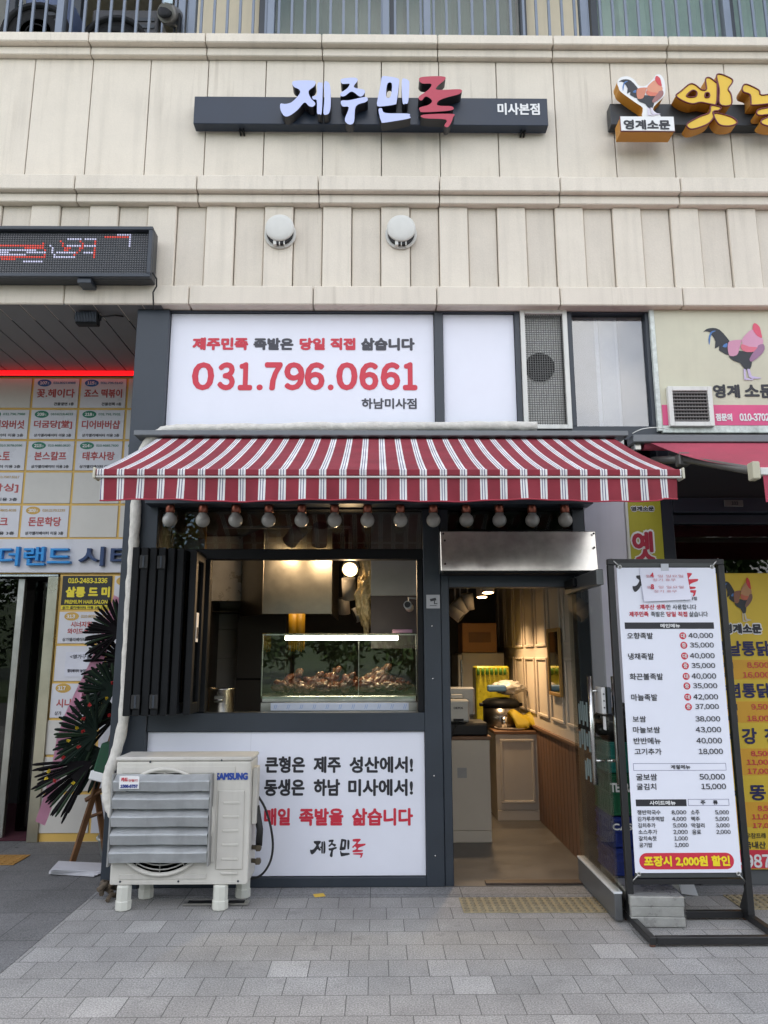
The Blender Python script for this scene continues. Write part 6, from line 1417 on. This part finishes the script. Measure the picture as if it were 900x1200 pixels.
tw = thing("tiled_pier", "grey tiled wall pier behind the steel pot", "wall", (xf(264, 770, 7.9), 7.95, 0)); X0, X1 = xf(225, 770, 7.9), xf(281, 770, 7.9); mb = MB()
for k in range(8): mb.box(X0, X1, 7.9, 8.4, .01 + k * .3, .01 + (k + 1) * .3 - .004, TILE_G, .002)
mb.build("tile_course", None, tw); bx("edge_trim", STAIN_D, tw, X1 + .001, X1 + .012, 7.895, 7.95, .01, 2.4, .001)
rk = thing("range_side", "black side panel of the cooking range between the pier and the glass case", "kitchen panel", (xf(296, 780, 7.3), 7.3, 0)); bx("panel", M("dark_range_panel", (.03, .028, .026), .5, var=.15), rk, X1 + .02, xf(330, 780, 7.3), 7.6, 8.2, .01, 1.95, .004); bx("trim", STEEL_K, rk, X1 + .03, xf(330, 780, 7.3) - .02, 7.59, 7.599, 1.3, 1.32, .001)
gl = thing("rubber_glove", "yellow rubber gloves hanging under the hood above the glass case", "gloves", (xf(347, 735, 6.95), 6.95, 1.6)); GV = M("yellow_glove_rubber", (.5, .29, .015), .45, var=.1)
c = at(347, 722, 6.93)
for sx in (-.02, .035):
    mb = MB(); mb.tube([(c.x + sx, c.y, c.z + .02), (c.x + sx * 1.1, c.y, c.z - .10), (c.x + sx * 1.2, c.y - .01, c.z - .22)], [.05, .045, .042], GV, 12)
    for k in range(4): fx = c.x + sx * 1.2 - .032 + k * .021; mb.tube([(fx, c.y - .01, c.z - .21), (fx + .003, c.y - .015, c.z - .27), (fx + .001, c.y - .012, c.z - .31 - .012 * (k in (1, 2)))], [.012, .011, .007], GV, 8)
    mb.tube([(c.x + sx * 1.2 + .04, c.y - .01, c.z - .17), (c.x + sx * 1.2 + .06, c.y - .012, c.z - .23)], [.012, .008], GV, 8); mb.build("glove", None, gl)
can(411.5, 663, 6.3, (-.1, -1, -.55), 30, "lit white spot lamp shining toward the street above the glass case", .07, .17)
can(409, 690, 6.9, (.05, .3, -1), 0, "unlit white spot lamp hanging directly under the lit one", .065, .2); can(403, 710, 7.4, (.05, .3, -1), 0, "unlit lamp can beside the hood edge", .06, .16); can(427, 717, 6.9, (-1, -.2, -.4), 0, "unlit lamp can lying sideways left of the white partition", .07, .2)
can(375, 627, 6.6, (-.15, .9, -1.1), 5, "white track lamp turned to the hood, seen through the transom, nearer the hood", .07, .2); can(346, 627, 6.6, (-.75, .75, -.7), 8, "white track lamp seen through the transom, with added light to brighten the pier", .07, .2)  # the farther can's light is added to brighten the tiled pier
bx("lamp_track", LH, rm, xf(262, 617, 6.6), xf(412, 617, 6.6), 6.58, 6.62, zf(619.5, 6.6), zf(616.5, 6.6), .002)
cp = MB(); cp.mi(None); CEL = M("crinkled_cellophane", (.55, .42, .22), .25, var=.3, scale=30, bump=.8, bscale=30)
bmesh.ops.create_icosphere(cp.b, subdivisions=5, radius=1); cp.mats = [CEL]
for v in cp.b.verts:
    d = mnoise.fractal(v.co * Vector((2, 2, 3)) if False else Vector((v.co.x * 2, v.co.y * 2, v.co.z * 4)), 1, 2, 5); v.co *= 1 + .45 * d
    v.co = Vector((v.co.x * .085 + .02 * math.sin(v.co.z * 4), v.co.y * .08, v.co.z * .33)) + at(431, 690, 6.25)
tag(cp.build("cellophane_bundle", CEL, None, True), "crinkled amber cellophane bundle hanging beside the white partition", "packaging")
pt = thing("partition_cabinet", "white over mauve cabinet panel at the right of the serving hatch", "cabinet", (xf(462, 700, 6.2), 6.2, 1.7)); bx("upper_panel", M("cabinet_white", (.40, .40, .40), .4), pt, xf(434.5, 690, 6.15), xf(505, 690, 6.15), 6.15, 6.5, zf(698, 6.15), RZ - .01, .003); bx("lower_panel", M("cabinet_mauve", (.075, .055, .055), .4), pt, xf(434.5, 720, 6.16), xf(505, 720, 6.16), 6.16, 6.5, zf(760, 6.16), zf(698.5, 6.16), .002)
cc = thing("security_camera", "small white security camera on an arm inside the right edge of the hatch", "camera", (xf(480, 712, 5.7), 5.7, zf(712, 5.7))); c = at(479, 712, 5.72); mb = MB(); mb.tube([(c.x - .01, c.y - .03, c.z + .02), (c.x + .01, c.y + .06, c.z)], .032, WT, 14); mb.build("body", None, cc)
mb = MB(); mb.tube([(c.x - .0105, c.y - .032, c.z + .02), (c.x - .012, c.y - .036, c.z + .02)], .024, BLACK, 14); mb.build("lens", None, cc); mb = MB(); mb.tube([(c.x, c.y + .02, c.z + .03), (c.x, c.y + .02, c.z + .075), (c.x + .09, c.y + .03, c.z + .07)], .008, WT, 8); mb.build("arm", None, cc)
# steel pot
c = at(258, 833, 5.82); c = Vector((c.x, 5.85, Zsill1 - .05)); po = thing("steel_pot", "tall stainless pot with side handle on the hatch shelf by the folded window", "pot", c)
rr = .095; MB().lathe([(rr * .96, 0), (rr, .01), (rr, .185), (rr + .008, .19), (rr + .008, .197), (rr - .006, .197), (rr - .006, .01), (.001, .01)], c + Vector((0, 0, .003)), 'z', CHROME, 36).build("body", None, po)
mb = MB(); mb.tube([(c.x - .03, c.y - rr - .002, c.z + .12), (c.x - .03, c.y - rr - .03, c.z + .12), (c.x + .03, c.y - rr - .03, c.z + .12), (c.x + .03, c.y - rr - .002, c.z + .12)], .007, CHROME, 8); mb.box(c.x - .035, c.x + .035, c.y - rr - .006, c.y - rr + .002, c.z + .10, c.z + .15, STAIN_D, .003); mb.build("handle", None, po)
bx("hatch_shelf", STAIN_D, rm, XCR, XP0 - .05, YF + .11, 6.25, Zsill1 - .07, Zsill1 - .05, .003)
# glass display case
Yg0, Yg1 = 5.60, 6.05; X0, X1 = xf(306, 785, Yg0), xf(489, 785, Yg0); zg0, zg1 = zf(833, Yg0), zf(742.5, Yg0); zt_ = zf(815.5, Yg0)
gc = thing("display_case", "glass food display case with a lit tube, holding braised pork trotters", "display case", ((X0 + X1) / 2, 5.8, Zsill1 - .05))
bx("base", STAIN_D, gc, X0, X1, Yg0 + .012, Yg1, Zsill1 - .049, zf(823, Yg0), .004); bx("tray", CHROME, gc, X0 + .01, X1 - .01, Yg0 + .012, Yg1 - .02, zf(822.5, Yg0), zt_, .004)
bx("base_strip", M("protective_film_white", (.58, .62, .72), .4), gc, xf(317, 828, Yg0), xf(479, 828, Yg0), Yg0 + .003, Yg0 + .0115, zf(832.5, Yg0), zf(823.5, Yg0), .001)
mb = MB(); FB = M("film_blue_print", (.18, .32, .6), .5)
for k in range(11): put(mb, "MALCO" if False else "//", (X0 + .1 + k * .095, zf(830.5, Yg0), X0 + .125 + k * .095, zf(825.5, Yg0)), frame(Yg0 + .003), FB, 0)
mb.build("film_print", None, gc)
CG = glass("case_glass", (.93, .96, .94), 1.75)
mb = MB(); mb.box(X0, X1, Yg0, Yg0 + .006, zt_ - .02, zg1, CG).box(X0, X0 + .006, Yg0 + .0065, Yg1, zt_, zg1, CG).box(X1 - .006, X1, Yg0 + .0065, Yg1, zt_, zg1, CG).box(X0, X1, Yg0, Yg1, zg1 + .0005, zg1 + .006, CG); mb.build("glass", None, gc)
mb = MB()
for x in (X0 + .003, X1 - .009, (X0 + X1) / 2 + .14): mb.box(x, x + .006, Yg0 + .008, Yg0 + .016, zt_, zg1 - .003, STAIN_D, .001)
mb.box(X0, X1, Yg0 + .008, Yg0 + .016, zg1 - .012, zg1 - .002, STAIN_D, .001); mb.build("edge_trim", None, gc)
TUBE = M("lit_tube", (1, .95, .85), .4, emit=(1, .86, .62), es=6)
bx("lit_tube", TUBE, gc, xf(333, 747, Yg0), xf(467, 747, Yg0), Yg0 + .05, Yg0 + .07, zf(750, Yg0 + .05), zf(745, Yg0 + .05), .004); bx("tube_holder", WHITE_P, gc, xf(331, 747, Yg0), xf(469, 747, Yg0), Yg0 + .045, Yg0 + .085, zf(744.5, Yg0 + .05), zf(742.8, Yg0 + .05), .002)
la = bpy.data.lights.new("tube_light", 'AREA'); la.shape = 'RECTANGLE'; la.size = .85; la.size_y = .02; la.energy = .8; la.color = (1, .86, .62); lo = bpy.data.objects.new("tube_light", la); COL.objects.link(lo); lo.location = ((X0 + X1) / 2, Yg0 + .06, zg1 - .05)
MEAT = M("glazed_brown_trotter", (.06, .015, .0045), .28, var=.5, scale=18, bump=.4, bscale=30, spec=.35)
def trot(x, y, L, w, h, label, up=False):
    t = MB(); bmesh.ops.create_icosphere(t.b, subdivisions=4, radius=1); s_ = random.uniform(0, 90); t.mats = [MEAT]
    for v in t.b.verts:
        q = v.co.copy(); tp = 1 - .35 * q.x; d = mnoise.fractal(q * 1.7 + Vector((s_, 0, 0)), 1, 2, 4)
        q *= 1 + .35 * d; q = Vector((q.x * L * .86, q.y * w * tp, q.z * h * tp * .82))
        if abs(q.x) > L * .75 and q.x > 0: q.z += .02
        v.co = q
    for sy in (-1, 1):                       # the two toes
        r_ = bmesh.ops.create_icosphere(t.b, subdivisions=2, radius=1)
        for v in r_['verts']: v.co = Vector((L * .92 + v.co.x * L * .38, sy * w * .33 + v.co.y * w * .30, v.co.z * h * .33 + .006))
    bmesh.ops.rotate(t.b, verts=t.b.verts, cent=(0, 0, 0), matrix=Matrix.Rotation(random.uniform(-.7, .7), 3, 'Z') @ Matrix.Rotation(rad(-52) if up else random.uniform(-.2, .2), 3, 'Y'))
    lo_ = min(v.co.z for v in t.b.verts)
    bmesh.ops.translate(t.b, vec=(x, y, zt_ + .002 - lo_), verts=t.b.verts)
    o = t.build("pork_trotter", MEAT, None, True); tag(o, label, "pork trotter", "braised trotters in the glass case")
ordt = "first second third fourth fifth sixth seventh eighth ninth tenth eleventh twelfth".split()
for k in range(12):
    big = k in (8, 9); up = k in (1, 3, 6, 9)
    trot(X0 + .13 + k * .083, 5.78 + (.06 if k % 2 else -.04), .085 if not big else .115, .05 if not big else .065, .055 if not big else .075, f"glossy brown braised trotter, {ordt[k]} counting from the steel pot" + (", standing upright" if up else ""), up)
for k in range(6):
    trot(X0 + .2 + k * .15, 5.90, .10, .06, .075, f"dark braised trotter heaped in the back row, {ordt[k]} counting from the steel pot", k % 2 == 0)
tgb = MB(); a = at(473, 738, 5.75); tgb.box(xf(460, 738, 5.75), xf(483, 738, 5.75), 5.72, 5.80, zg1 + .008, zg1 + .035, M("pink_box", (.36, .2, .3), .5), .003); tag(tgb.build("tissue_box"), "small pink and white packet lying on top of the glass case", "packet")
bpy.data.objects.remove(_to); bpy.data.curves.remove(_txt)
